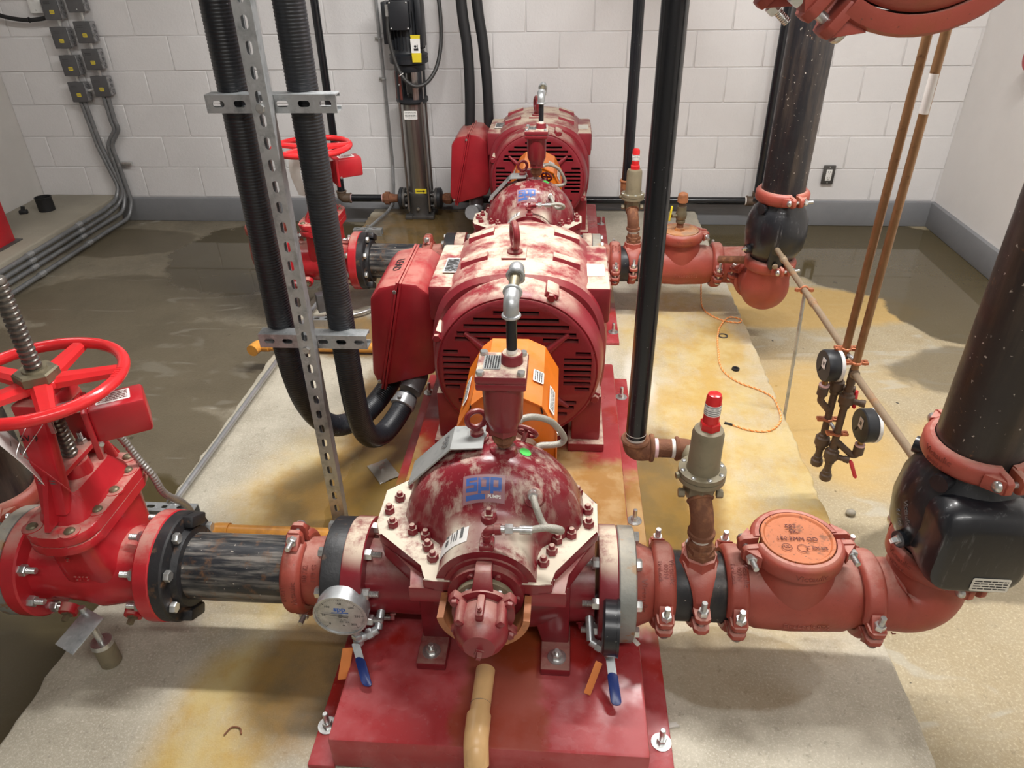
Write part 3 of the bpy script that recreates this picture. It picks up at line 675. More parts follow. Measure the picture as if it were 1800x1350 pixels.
bm = BM(); tube(bm, spline([(-.094, 1.295, .80), (-.06, 1.31, .80), (-.02, 1.33, .775), (.008, 1.355, .72), (.008, 1.358, .70), (-.01, 1.356, .692), (-.045, 1.35, .692), (-.052, 1.342, .684)]), .0075, 12); part('braided_hose', bm, 'braid', pu)
bm = BM(); hexp(bm, (-.118, 1.285, .80), X_, .011, .018); cyl(bm, (-.10, 1.29, .80), (-.085, 1.298, .80), .0095); part('hose_fitting', bm, 'zinc', pu); bm = BM(); hexp(bm, (-.052, 1.335, .65), Z_, .0115, .02); cyl(bm, (-.052, 1.335, .668), (-.052, 1.34, .688), .009); part('hose_fitting', bm, 'zinc', pu)
bm = BM(); c = Vector((-.075, 1.345, .735))
torus(bm, c, Vector((.3, .8, .5)), .024, .005, 20, 8); a_, u_, v_2 = frame(Vector((.3, .8, .5)))
for k in range(4): t = PI / 2 * k; cyl(bm, c, c + (u_ * math.cos(t) + v_2 * math.sin(t)) * .022, .004, seg=8)
cyl(bm, c, c - a_ * .05, .006, seg=10); cyl(bm, (-.16, 1.40, .70), (-.155, 1.40, .755), .03, .02); part('drain_cock', bm, 'pump_red_clean', pu)
FAR.append((pu, 'dusty dark red split-case pump standing behind the nearer motor'))
# -- automatic air release valve on the pump
AX, AY = -.117, 1.24
av = thing('air_release_valve', 'red square-topped air vent on the near pump with black pipe and zinc elbows', 'air vent', (AX, AY, .745), 'air release valves')
bm = BM(); lathe(bm, (-.122, 1.262, .745), Z_, [(0, .008), (.022, .008)], 14); part('brass_nipple', bm, 'zinc', av)
bm = BM(); lathe(bm, (-.119, 1.255, .762), Z_, [(0, .012), (.004, .018), (.016, .022), (.018, .026), (.034, .026), (.036, .019), (.046, .017), (.05, .017)], 8); part('union', bm, 'rust', av)
bm = BM(); lathe(bm, (-.118, 1.247, .806), Z_, [(0, .02), (.006, .021)], 20); part('thread_tape', bm, 'tape_pink', av)
bm = BM(); hexp(bm, (AX, 1.243, .81), Z_, .032, .02)
sec = [(.826, .030, .5), (.838, .034, .5), (.852, .040, .5), (.90, .042, .5), (.935, .042, .45), (.94, .046, .25)]
rings = []
for z, hw, rr in sec: rings.append([Vector((AX + a, AY + b, z)) for a, b in rrect(hw * 2, hw * 2, hw * rr * 1.9 if rr * 1.9 < 1 else hw * .97, 5)])
loft(bm, rings); box(bm, (AX, AY, .948), (.1, .1, .016), .004); part('body', bm, 'pump_red_clean', av)
bm = BM(); box(bm, (AX, AY, .965), (.102, .102, .018), .005); lathe(bm, (-.098, 1.25, .972), Z_, [(0, .023), (.022, .021), (.024, .019)], 24); part('cover', bm, 'pump_red', av)
for sx in (-1, 1):
    for sy in (-1, 1):
        if (sx, sy) != (1, 1) or True: bolt(av, (AX + sx * .04, AY + sy * .04, .974), Z_, .0085, 'washer' if 0 else 'hex', 'zinc', 'cover_bolt')
bm = BM(); plate(bm, (AX - .02, AY + .005, .9745), X_, Y_, .035, .055, .001, .003); npl = part('nameplate', bm, 'plate_grey', av); bm = BM(); lines(bm, (AX - .02, AY + .005, .976), Y_, -X_, .05, .03, 6, .003, .0003, 9); part('print', bm, 'ink', npl)
bm = BM(); cyl(bm, (-.098, 1.25, .993), (-.098, 1.25, 1.075), .0107, seg=16); part('vent_pipe', bm, 'black_gloss', av)
bm = BM(); cyl(bm, (-.098, 1.25, .992), (-.098, 1.25, 1.004), .0112, seg=16); part('thread_tape', bm, 'tape_white', av)
bm = BM(); tube(bm, fillet([(-.098, 1.25, 1.075), (-.098, 1.25, 1.105), (-.097, 1.285, 1.112)], .022), .0155, 18); torus(bm, (-.098, 1.25, 1.077), Z_, .0155, .004, 24, 8); torus(bm, (-.097, 1.281, 1.111), Vector((0, 1, .2)), .0155, .004, 24, 8); part('elbow', bm, 'galv', av)
bm = BM(); cyl(bm, (-.097, 1.28, 1.111), (-.094, 1.335, 1.128), .0107, seg=14); part('nipple', bm, 'bronze', av)
bm = BM(); tube(bm, fillet([(-.094, 1.325, 1.125), (-.093, 1.358, 1.135), (-.093, 1.365, 1.10)], .02), .0155, 18); torus(bm, (-.094, 1.327, 1.126), Vector((0, 1, .3)), .0155, .004, 24, 8); part('elbow', bm, 'galv', av)
FAR.append((av, 'red square-topped air vent on the far pump with white-zinc elbow against the wall'))
# -- coupling guard
cg = thing('coupling_guard', 'orange sheet-metal coupling guard between the near pump and its motor', 'guard', (PX, 1.63, SKT), 'orange coupling guards')
GX = -.134; gp = [(-.127, SKT), (-.127, .64), (-.087, .712), (-.058, .738), (.042, .738), (.089, .715), (.127, .645), (.127, SKT)]
bm = BM(); y0, y1 = 1.48, 1.78; t = .003
outer = [Vector((GX + a, 0, b)) for a, b in gp]; inner = [Vector((GX + a * .976, 0, b - (.004 if b > .3 else 0))) for a, b in gp]
loft(bm, [[p + Y_ * y for p in outer] + [p + Y_ * y for p in reversed(inner)] for y in (y0, y1)]); part('shell', bm, 'guard_orange', cg, sharp=.2)
bm = BM(); prism(bm, [(a * .97, b - .004) for a, b in gp], (GX, y0 + .006, 0), X_, Z_, (0, .003, 0)); part('end_plate', bm, 'guard_orange', cg)
bm = BM(); prism(bm, [(a * .97, b - .004) for a, b in gp], (GX, y1 - .006, 0), X_, Z_, (0, .003, 0)); part('end_plate', bm, 'guard_orange', cg)
for (xx, zz, yy, w, h, tilt) in ((.075, .7235, 1.60, .055, .03, -.44), (.11, .679, 1.56, .11, .026, -1.06), (-.108, .677, 1.6, .12, .026, 1.06)):
    q = Matrix.Rotation(-tilt, 3, 'Y'); u = Y_; n_ = Vector((-math.sin(tilt), 0, math.cos(tilt))); v = n_.cross(u)
    bm = BM(); plate(bm, Vector((GX + xx, yy, zz)) + n_ * .003, u, v, w, h, .0006, .003); lbp = part('warning_label', bm, 'paper', cg); bm = BM(); lines(bm, Vector((GX + xx, yy, zz)) + n_ * .0042, u, v, w * .85, h * .8, 4, h * .09, .0, int(w * 1e4)); part('print', bm, 'ink', lbp)
for z in (.62, .48, .34): bolt(cg, (GX + .127, 1.5, z), X_, .006, 'hex', 'zinc', 'screw')
for s in (-1, 1):
    bm = BM()
    for a, b, c2, d in ((.055, .738, .089, .715),): prism(bm, [(0, 0), (.004, -.02), (.0065, -.02), (.004, 0)], (GX + s * .085, y0 - .0006, .712), X_ * s, Z_, (0, .006, 0))
    part('corner_slit', bm, 'dark_inside', cg)
FAR.append((cg, 'orange sheet-metal coupling guard behind the far pump'))
# -- motor
MX, MZ = -.137, .545
mo = thing('electric_motor', 'large dusty red electric motor driving the near pump, vent slots facing the viewer', 'motor', (MX, 2.2, SKT), 'red electric motors')
bm = BM(); lathe(bm, (MX, 1.924, MZ), Y_, [(0, .236), (.004, .244), (.016, .247)], 72); bell = part('end_bell', bm, 'motor_bell', mo)
cb = BM(); SL = []
for z, w in ((.200, .136), (.177, .255), (.155, .317), (.13, .36)): SL += [(-w / 2, w / 2, z), (-w / 2, w / 2, -z)]
for sg in (1, -1): SL += [(-.187, -.08, sg * .111), (.08, .187, sg * .111)]
for k, z in enumerate((.066, .044, .023, .002, -.019, -.040, -.060)):
    a0, a1 = (-.226, -.18) if k in (0, 6) else (-.229, -.145); SL += [(a0, a1, z), (-a1, -a0, z)]
for a0, a1, z in SL: bx(cb, MX + a0, MX + a1, 1.90, 1.97, MZ + z - .0068, MZ + z + .0068)
boolcut(bell, cb)
bm = BM(); lathe(bm, (MX, 1.985, MZ), Y_, [(0, .243), (.004, .243)], 48); part('slot_shade_disc', bm, 'dark_inside', mo)  # near-black disc added behind the vent slots, stands in for the shade inside
bm = BM(); lathe(bm, (MX, 0, MZ), Y_, [(1.934, .240), (1.93, .250), (1.94, .259), (1.975, .266), (2.03, .272), (2.03, .244), (1.94, .242), (1.934, .240)], 72, False, False); part('front_rim', bm, 'motor_red', mo)
bm = BM(); lathe(bm, (MX, 1.924, MZ), -Y_, [(0, .112), (.004, .110), (.006, .06), (.012, .055)], 48)
for a in (40, 140, 218, 322):
    t = math.radians(a); d = Vector((math.cos(t), 0, math.sin(t))); a0 = Vector((MX, 1.918, MZ)) + d * .10; a1 = Vector((MX, 1.926, MZ)) + d * .205; ax, u, v = frame(d)
    loft(bm, [[a0 + u * x + v * y for x, y in rrect(.03, .03, .012, 3)], [a1 + u * x + v * y for x, y in rrect(.016, .012, .005, 3)]])
part('hub_and_ribs', bm, 'motor_bell', mo)
def mcs(th, r, n=2.7):
    c, s = abs(math.cos(th)), abs(math.sin(th)); return r / ((c ** n + s ** n) ** (1 / n))
bm = BM(); rings = []
for y, r in ((2.02, .262), (2.035, .277), (2.09, .279), (2.11, .283), (2.44, .283), (2.46, .277), (2.50, .272)):
    rings.append([Vector((MX + math.cos(t) * mcs(t, r), y, MZ + math.sin(t) * mcs(t, r))) for t in [2 * PI * k / 72 for k in range(72)]])
loft(bm, rings)
for sx in (-1, 1):      # wedge lifting bosses on the crown
    for y in (2.14, 2.36):
        a = [Vector((MX + sx * .10, y, MZ + .262)), Vector((MX + sx * .19, y, MZ + .215)), Vector((MX + sx * .19, y + .05, MZ + .215)), Vector((MX + sx * .10, y + .05, MZ + .262))]
        b = [Vector((MX + sx * .105, y + .012, MZ + .288)), Vector((MX + sx * .19, y + .008, MZ + .262)), Vector((MX + sx * .19, y + .05, MZ + .262)), Vector((MX + sx * .105, y + .05, MZ + .288))]
        loft(bm, [a, b])
    bx(bm, MX + sx * .205, MX + sx * .285, 2.06, 2.42, MZ + .10, MZ + .222, .01)
part('frame', bm, 'motor_red', mo, sharp=.5)
bm = BM()
for k in range(4): bx(bm, MX + .283, MX + .288, 2.09 + k * .078, 2.15 + k * .078, MZ + .12, MZ + .205, .002)
part('side_vents', bm, 'pump_red', mo)
bm = BM(); lathe(bm, (MX, 2.49, MZ), Y_, [(0, .272), (.05, .262), (.09, .25), (.10, .23), (.102, .1)], 60); part('rear_bell', bm, 'motor_red', mo)
for a in (67, 157, 247, 337):
    t = math.radians(a); d = Vector((math.cos(t), 0, math.sin(t))); c = Vector((MX, 0, MZ)) + d * .262
    bm = BM(); rot = Matrix.Rotation(-t + PI / 2, 3, 'Y'); box(bm, c + Y_ * 1.99, (.042, .09, .034), .006, rot); part('lug', bm, 'motor_red', mo)
    bolt(mo, c + Y_ * 1.945 + d * .004, -Y_, .0135, 'hex', 'motor_red', 'lug_bolt')
    bm = BM(); box(bm, c + Y_ * 2.48, (.042, .05, .034), .006, rot); part('lug', bm, 'motor_red', mo)
    bolt(mo, c + Y_ * 2.455 + d * .01, -Y_, .0115, 'hex', 'motor_red', 'lug_bolt')
bm = BM(); bx(bm, -.195, -.118, 2.13, 2.23, .828, .835, .002); part('eye_boss', bm, 'motor_red', mo); eyebolt(mo, (-.155, 2.178, .833), .036, .011, .25)
for s in (-1, 1):
    bm = BM(); bx(bm, MX + s * .165, MX + s * .285, 1.96, 2.52, SKT, SKT + .032, .004); bx(bm, MX + s * .175, MX + s * .27, 1.985, 2.06, SKT + .03, .42, .006); bx(bm, MX + s * .175, MX + s * .27, 2.42, 2.50, SKT + .03, .42, .006); bx(bm, MX + s * .165, MX + s * .25, 2.0, 2.49, .36, .44, .01)
    part('foot', bm, 'motor_red', mo)
# nameplate on the left shoulder, facing up and outwards
o = Vector((MX - .222, 2.215, MZ + .2265)); bm = BM(); plate(bm, o, X_, Y_, .058, .12, .002, .003); npl = part('nameplate', bm, 'gasket_white', mo); bm = BM(); plate(bm, o + Z_ * .002, X_, Y_, .05, .105, .0006, .002); part('printed_face', bm, 'plate_dark', npl)
o2 = Vector((MX + .235, 2.2, MZ + .2225)); bm = BM(); plate(bm, o2, X_, Y_, .07, .1, .0012, .003); part('data_plate', bm, 'paper_tan', mo)
# terminal box: cast base and canted lid
lidp = [(-.531, .742), (-.598, .727), (-.632, .688), (-.657, .40), (-.642, .357), (-.6225, .346)]
basep = [(-.529, .742), (-.475, .737), (-.43, .70), (-.42, .45), (-.44, .40), (-.6195, .346)]
tb = BM(); prism(tb, lidp, (0, 2.13, 0), X_, Z_, (0, .33, 0), .012); tb = part('terminal_box_lid', tb, 'box_red', mo)
b2 = BM(); prism(b2, basep, (0, 2.135, 0), X_, Z_, (0, .32, 0), .010); b2 = part('terminal_box', b2, 'box_red', mo)
bm = BM(); a = Vector((-.530, 0, .742)); b = Vector((-.6205, 0, .346)); d = (b - a).normalized(); nn = Vector((d.z, 0, -d.x))
for sgn in (-1, 1):
    q0 = a - d * .006 + nn * sgn * .001; q1 = b + d * .006 + nn * sgn * .001
    prism(bm, [(0, 0), (1, 0), (1, 1), (0, 1)], q0 + Y_ * 2.122, (q1 - q0), nn * sgn * .008, (0, .345, 0), .002)
part('seam_flange', bm, 'box_red', tb)
bolt(tb, (-.545, 2.126, .715), -Y_, .007, 'hex', 'zinc', 'screw'); bolt(tb, (-.633, 2.126, .372), -Y_, .007, 'hex', 'zinc', 'screw')
bm = BM(); bx(bm, -.43, -.38, 2.16, 2.42, .47, .66, .01); part('box_neck', bm, 'motor_red', mo)
lt = BM(); text(lt, 'LEAD', .042, (-.566, 2.30, .7362), Vector((0, -1, 0)), Vector((.975, 0, .218)), .0003); part('handwritten_word', lt, 'ink', tb, 'hand-written black word LEAD')
FAR.append((mo, 'red electric motor of the far pump against the white block wall'))
# ---------------------------------------------------------------- grooved piping
R6 = .084
def bolt_track(mat='zinc', L=.030):
    def fn(bm):
        lathe(bm, (0, 0, L), Z_, [(0, .0135), (.004, .013), (.008, .010), (.010, .004)], 16); lathe(bm, (0, 0, -L), Z_, [(0, .0068), (2 * L, .0068)], 12)
        lathe(bm, (0, 0, -L), -Z_, [(0, .013), (.012, .013), (.0135, .0115)], 6); pr = []
        for i in range(8): pr += [(i * .0035, .007), (i * .0035 + .0018, .0062)]
        lathe(bm, (0, 0, -L - .012), -Z_, pr, 12)
    return shared('track_bolt_%s_%d' % (mat, L * 1e4), fn, mat)
def coupling(c, ax, split, label, r=R6, w=.05, group='grooved pipe couplings', mat='grooved_red', word=None, flip=1, name='pipe_coupling', bolts=True):
    c = Vector(c); a = Vector(ax).normalized(); s = Vector(split); s = (s - a * s.dot(a)).normalized(); b = a.cross(s)
    R = r + .021 * max(1, r / .1); t = thing(name, label, 'pipe coupling', c - Z_ * (R if abs(a.z) < .7 else w / 2), group)
    pr = [(-w / 2, r + .0015), (-w / 2, r + .010), (-w / 2 + .005, R - .004), (-w / 2 + .012, R), (w / 2 - .012, R), (w / 2 - .005, R - .004), (w / 2, r + .010), (w / 2, r + .0015)]
    for hsg in (0, 1):
        bm = BM(); rings = []; g = .014 / R
        for k in range(25):
            th = g + (PI - 2 * g) * k / 24 + hsg * PI; d = s * math.cos(th) + b * math.sin(th); rings.append([c + a * x + d * y for x, y in pr])
        loft(bm, rings); sg = 1 if hsg == 0 else -1
        for e in (1, -1):
            d = s * e
            # lug: tongue rising from ring to the bolt pad
            p0 = c + d * (R - .02) + b * sg * .008; th_ = b * sg * .015
            prism(bm, [(-w * .44, 0), (w * .44, 0), (w * .40, .036), (w * .25, .046), (-w * .25, .046), (-w * .40, .036)], p0, a, d, th_, .003)
            prism(bm, [(0, 0), (.03, 0), (0, .03)], c + d * (R - .008) + b * sg * .022 - a * w * .32, d, b * sg, a * w * .64, .002)
        part('housing', bm, mat, t)
    if bolts:
        for e in (1, -1): inst('bolt', bolt_track(), t, c + s * e * (R + .010), b * flip, 0)
    if word:
        for (txt, dirv, ud, size, off) in word:
            d = Vector(dirv); d = (d - a * d.dot(a)).normalized(); u = Vector(ud); u = (u - d * u.dot(d)).normalized(); v = d.cross(u); bm = BM()
            text(bm, txt, size, c + d * R + v * off if abs(v.dot(a)) > .5 else c + d * R, u, v, .0008, wrap=(R, 'u') if abs(u.dot(a)) < .5 else (R, 'v')); part('raised_lettering', bm, 'raised_red', t)
    return t
def flange_bolts(t, xs, ns, R, n, ph=.0, matA='zinc', headmat='zinc', r=.0135, axis=X_, c=None):
    """bolts through two flanges: heads on one side, nuts + studs on the other"""
    for k in range(n):
        th = ph + 2 * PI * k / n; p = Vector((0, math.cos(th) * R, math.sin(th) * R)) + Vector((0, PY, NZ))
        bolt(t, p + X_ * xs[0], -X_ if ns > 0 else -X_, r, 'hex' if ns > 0 else 'stud', headmat, 'bolt_head' if ns > 0 else 'stud_end'); bolt(t, p + X_ * xs[1], X_, r, 'stud' if ns > 0 else 'hex', matA, 'stud_end' if ns > 0 else 'bolt_head')
def pipe(name, p0, p1, r, mat, label, cat='pipe', group=None, seg=40):
    bm = BM(); p0, p1 = Vector(p0), Vector(p1); d = (p1 - p0).normalized(); L = (p1 - p0).length
    lathe(bm, p0, d, [(0, r * .9), (0, r - .002), (.002, r), (L - .002, r), (L, r - .002), (L, r * .9)], seg); return solo(name, bm, mat, label, cat, group)
VW = 'Victaulic'
# --- suction side (left)
fa = thing('flange_adapter', 'black ring flange bolted to the suction face of the near pump', 'flange', (-.528, PY, NZ - .14), 'black flange adapters at the pumps')
bm = BM(); lathe(bm, (-.553, PY, NZ), X_, [(0, .132), (.004, .138), (.047, .138), (.0505, .136)], 48); part('ring', bm, 'flange_black', fa); flange_bolts(fa, (-.553, -.452), 1, .118, 8, PI / 8, r=.014); FAR.append((fa, 'black ring flange on the suction side of the far pump'))
bm = BM(); lathe(bm, (-.625, PY, NZ), X_, [(0, R6), (.02, R6), (.04, .087), (.073, .094)], 40); sp1 = thing('flanged_spool', 'short red grooved spool between coupling and near pump flange', 'pipe fitting', (-.59, PY, NZ - .09), 'red suction spools'); part('barrel', bm, 'grooved_red', sp1)
bm = BM()
for i, w_ in enumerate(('007 2', '119 G')):
    d = Vector((0, -.75, .66)); text(bm, w_, .018, Vector((-.603 + .022 * i, PY, NZ)) + d * .088, Vector((0, .66, .75)), Vector((-1, 0, 0)), .0008, wrap=(.088, 'u'))
part('raised_lettering', bm, 'raised_red', sp1); FAR.append((sp1, 'short red grooved spool next to the far pump suction flange'))
cl = coupling((-.638, PY, NZ), X_, (0, .12, 1), 'red grooved coupling on the rusty black suction pipe of the near pump', word=[(VW, (0, -.9, .2), (0, .2, .9), .02, -.012), ('E1G1T', (0, -.9, .2), (0, .2, .9), .016, .012)], flip=-1); FAR.append((cl, 'red grooved coupling on the black suction pipe of the far pump, behind the motor box'))
np_ = pipe('suction_pipe', (-.935, PY, NZ), (-.640, PY, NZ), R6, 'nipple_black', 'rust-flecked short black pipe from the near gate valve to its coupling', 'pipe', 'black suction pipes'); FAR.append((np_, 'rust-flecked short black pipe of the far suction line'))
fb = thing('flange_adapter', 'black split flange with bright hex heads against the near gate valve', 'flange', (-.94, PY, NZ - .14), 'black flange adapters at the gate valves')
bm = BM(); lathe(bm, (-.964, PY, NZ), X_, [(0, .138), (.026, .138), (.03, .134), (.034, .104), (.05, .10), (.052, .088)], 48); part('ring', bm, 'flange_black', fb)
for k in range(2):
    bm = BM(); d = Vector((0, .5, .86)) if k == 0 else Vector((0, -.5, -.86)); box(bm, Vector((-.925, PY, NZ)) + d * .118, (.035, .07, .03), .006, Matrix.Rotation(-.53, 3, 'X')); part('split_lug', bm, 'flange_black', fb)
flange_bolts(fb, (-1.005, -.931), -1, .118, 8, .2, r=.0145); FAR.append((fb, 'black split flange on the far gate valve'))
# gate valve
GVX, GVY = -1.137, 1.275
gv = thing('gate_valve', 'bright red rising-stem gate valve with handwheel at the left edge', 'gate valve', (GVX, GVY, .2), 'red gate valves')
bm = BM(); lathe(bm, (-1.30, PY, NZ), X_, [(0, .098), (.04, .092), (.12, .1), (.165, .108), (.21, .1), (.27, .092), (.30, .098)], 40)
sec = [(.265, .055, .05), (.30, .075, .075), (.36, .078, .105), (.44, .066, .118), (.50, .062, .125), (.53, .062, .128)]
rings = []
for z, hx, hy in sec: rings.append([Vector((GVX + a, GVY + b, z)) for a, b in rrect(hx * 2, hy * 2, min(hx, hy) * .55, 4)])
loft(bm, rings)
for s in (-1, 1): bm2 = None; cyl(bm, (GVX + s * .085, PY - .085, .275), (GVX + s * .085, PY - .105, .268), .024, .022)
part('body', bm, 'valve_red', gv)
for x0 in (-1.335, -1.005):
    bm = BM(); lathe(bm, (x0, PY, NZ), X_, [(0, .137), (.004, .14), (.037, .14), (.041, .136)], 48); part('flange', bm, 'valve_red', gv)
for s in (-1, 1): bolt(gv, (GVX + s * .085, PY - .104, .268), Vector((0, -1, -.3)), .0105, 'square', 'bronze', 'drain_plug')
def oval(z0, z1, hx, hy, bm, bev=.005): prism(bm, [(GVX + a, GVY + b) for a, b in rrect(hx * 2, hy * 2, hx * .75, 6)], (0, 0, z0), X_, Y_, (0, 0, z1 - z0), bev)
bm = BM(); oval(.515, .54, .082, .158, bm); oval(.542, .570, .082, .158, bm)
rings = []
for z, hx, hy in ((.566, .058, .118), (.585, .055, .112), (.615, .043, .09), (.632, .038, .078), (.636, .03, .06)): rings.append([Vector((GVX + a, GVY + b, z)) for a, b in rrect(hx * 2, hy * 2, hx * .6, 4)])
loft(bm, rings); part('bonnet', bm, 'valve_red', gv)
for (ax_, ay_) in ((-.055, -.125), (.04, -.135), (.062, -.06), (.064, .01), (.058, .085), (.03, .137), (-.06, -.04), (-.062, .05), (-.05, .12)): 
    bm = BM(); lathe(bm, (GVX + ax_, GVY + ay_, .568), Z_, [(0, .023), (.004, .022)], 20); part('bolt_boss', bm, 'valve_red', gv)
    bolt(gv, (GVX + ax_, GVY + ay_, .571), Z_, .0125, 'button', 'bronze', 'bonnet_bolt')
bm = BM()
for s in (-1, 1):   # yoke arms
    rings = []
    for z, yo, hx, hy in ((.60, .098, .03, .016), (.66, .082, .03, .015), (.74, .068, .031, .014), (.80, .06, .033, .014), (.83, .048, .034, .02)):
        rings.append([Vector((GVX + a, GVY + s * yo + b, z)) for a, b in rrect(hx * 2, hy * 2, .005, 2)])
    loft(bm, rings); prism(bm, [(.58, .15), (.58, .10), (.70, .085), (.69, .095)], (GVX - .006, GVY, 0), Z_, Y_ * s, (.012, 0, 0))
box(bm, (GVX, GVY, .84), (.075, .125, .04), .006); cyl(bm, (GVX, GVY, .855), (GVX, GVY, .876), .036, .034); part('yoke', bm, 'valve_red', gv)
bm = BM(); cyl(bm, (GVX, GVY, .63), (GVX, GVY, .668), .036, .032); box(bm, (GVX, GVY, .676), (.05, .13, .014), .004); part('packing_gland', bm, 'valve_red', gv)
for s in (-1, 1): bolt(gv, (GVX, GVY + s * .05, .683), Z_, .011, 'stud', 'zinc', 'gland_stud')
# handwheel with five spokes
hw = BM(); WR_ = .17; WZ = .888
torus(hw, (GVX, GVY, WZ), Z_, WR_, .0135, 56, 14); lathe(hw, (GVX, GVY, .872), Z_, [(0, .036), (.004, .042), (.018, .042), (.022, .036)], 32)
for k in range(5):
    t = math.radians(20 + 72 * k); d = Vector((math.cos(t), math.sin(t), 0)); n_ = Vector((-d.y, d.x, 0)); a0 = Vector((GVX, GVY, .884)) + d * .028; a1 = Vector((GVX, GVY, WZ - .002)) + d * (WR_ - .004)
    tri = lambda o, w, h: [o + n_ * w - Z_ * h, o + n_ * w + Z_ * h * .2, o + n_ * w * .55 + Z_ * h, o - n_ * w * .55 + Z_ * h, o - n_ * w + Z_ * h * .2, o - n_ * w - Z_ * h]
    loft(hw, [tri(a0, .022, .012), tri(a1, .0165, .0085)])
hw = part('handwheel', hw, 'wheel_red', gv)
bm = BM(); d = Vector((math.cos(.12), math.sin(.12), 0)); text(bm, 'OPEN', .016, Vector((GVX, GVY, WZ + .0133)) + d * WR_, Vector((-d.y, d.x, 0)), -d, .0007); part('raised_lettering', bm, 'wheel_red', hw)
bm = BM(); hexp(bm, (GVX, GVY, .893), Z_, .046, .022); lathe(bm, (GVX, GVY, .914), Z_, [(0, .026), (.005, .024)], 24); part('stem_nut', bm, 'bronze', gv)
bm = BM(); pr = [(.64, .0165)]; z = .66
while z < 1.108: pr += [(z, .0135), (z + .0035, .0178), (z + .008, .0178), (z + .0112, .0135)]; z += .0124
pr += [(1.118, .017), (1.127, .017), (1.13, .015)]; lathe(bm, (GVX, GVY, 0), Z_, pr, 20); part('threaded_stem', bm, 'stem_steel', gv)
# printed plates on the yoke and body figures
bm = BM(); plate(bm, (GVX + .0, GVY - .093, .672), X_, Vector((0, .15, 1)), .05, .034, .001); q = part('maker_label', bm, 'paper_tan', gv); bm = BM(); lines(bm, (GVX, GVY - .0945, .672), X_, Vector((0, .15, 1)), .042, .026, 4, .0035, .0002, 3); part('print', bm, 'ink_grey', q)
bm = BM(); text(bm, 'SV-9', .022, (GVX - .012, GVY - .0765, .785), X_, Vector((0, .1, 1)), .0003); part('handwritten_mark', bm, 'ink', gv)
bm = BM(); text(bm, '2013', .02, (GVX + .005, GVY - .123, .405), X_, Vector((0, -.1, 1)), .0015); text(bm, '6', .03, (GVX - .005, GVY - .128, .475), X_, Z_, .0015); part('cast_figures', bm, 'valve_red', gv)
FAR.append((gv, 'bright red gate valve of the far set, handwheel seen behind the black hose'))
# tamper switch box on the yoke
ts = thing('tamper_switch', 'red box with white printed label clamped to the near gate valve yoke', 'valve switch', (-.975, 1.27, .72), 'valve supervisory switches')
rz = Matrix.Rotation(.55, 3, 'Z'); bm = BM(); box(bm, (-.985, 1.285, .80), (.115, .08, .085), .008, rz); part('cover', bm, 'switch_red', ts)
bm = BM(); box(bm, Vector((-.985, 1.285, .785)) + rz @ Vector((-.062, 0, 0)), (.012, .1, .125), .003, rz); part('base', bm, 'switch_red', ts)
bm = BM(); box(bm, (-1.06, 1.25, .838), (.12, .055, .005), .001, rz); box(bm, (-1.12, 1.215, .815), (.05, .006, .05), .001); part('bracket', bm, 'zinc', ts)
u = rz @ Vector((1, 0, 0)); v = rz @ Vector((0, 1, 0)); bm = BM(); plate(bm, Vector((-.99, 1.285, .8428)), u, v, .07, .045, .0006); q = part('printed_label', bm, 'paper', ts); bm = BM(); lines(bm, Vector((-.99, 1.285, .8440)), u, v, .06, .036, 5, .0035, .0, 12); part('print', bm, 'raised_dark', q)
bolt(ts, Vector((-.985, 1.285, .765)) + rz @ Vector((-.05, -.051, 0)), rz @ Vector((0, -1, 0)), .006, 'hex', 'zinc', 'screw')
FAR.append((ts, 'red switch box on the far gate valve, in front of the white wall'))
# hanging tags on the near valve only
bm = BM(); o = Vector((-1.095, 1.155, .715)); u = Vector((.55, -.35, .0)).normalized(); v = Vector((.30, .25, -.92)).normalized(); plate(bm, o, u, v, .055, .15, .0012, .004)
tg = thing('valve_tag', 'red plastic tag with small white print hanging on the near gate valve', 'tag', (-1.05, 1.18, .6)); part('card', bm, 'switch_red', tg)
bm = BM(); nn = u.cross(v); lines(bm, o + v * .02 + nn * .0016, v, -u, .08, .03, 3, .004, -.0003, 8); lines(bm, o + v * .02 - nn * .0004, v, u, .08, .03, 3, .004, .0003, 8); part('print', bm, 'paper', tg)
bm = BM(); tube(bm, spline([o - v * .07, o - v * .09 + X_ * .01, (-1.10, 1.2, .83), (-1.12, 1.19, .84), o - v * .085 - X_ * .01, o - v * .07]), .0008, 6); part('wire', bm, 'zinc', tg)
bm = BM(); g = []; 
for j in range(9):
    t = j / 8; c = Vector((-1.205 + .05 * t + .015 * math.sin(t * 3), 1.19 + .02 * t, .80 - .20 * t)); w = Vector((.025, -.035, 0)) * (1 - .25 * t); g.append([c - w, c + w, c + w + Vector((.0008, .0008, 0)), c - w + Vector((.0008, .0008, 0))])
loft(bm, g); pt = thing('paper_tag', 'curled white paper inspection tag with pen writing beside the near gate valve', 'tag', (-1.18, 1.2, .6)); part('card', bm, 'paper', pt)
bm = BM()
for j in range(1, 8):
    p = g[j]; c = (p[0] + p[1]) / 2; w = (p[1] - p[0]).normalized(); dn = (g[j][0] - g[j - 1][0]).normalized(); nn = w.cross(dn)
    for s in (1, -1):
        q = [c + w * x + dn * y + nn * s * .0016 for x, y in ((-.012, 0), (.01, .001), (.01, .003), (-.012, .002))]; bm.faces.new([bm.verts.new(z_) for z_ in q])
part('writing', bm, 'ink_grey', pt)
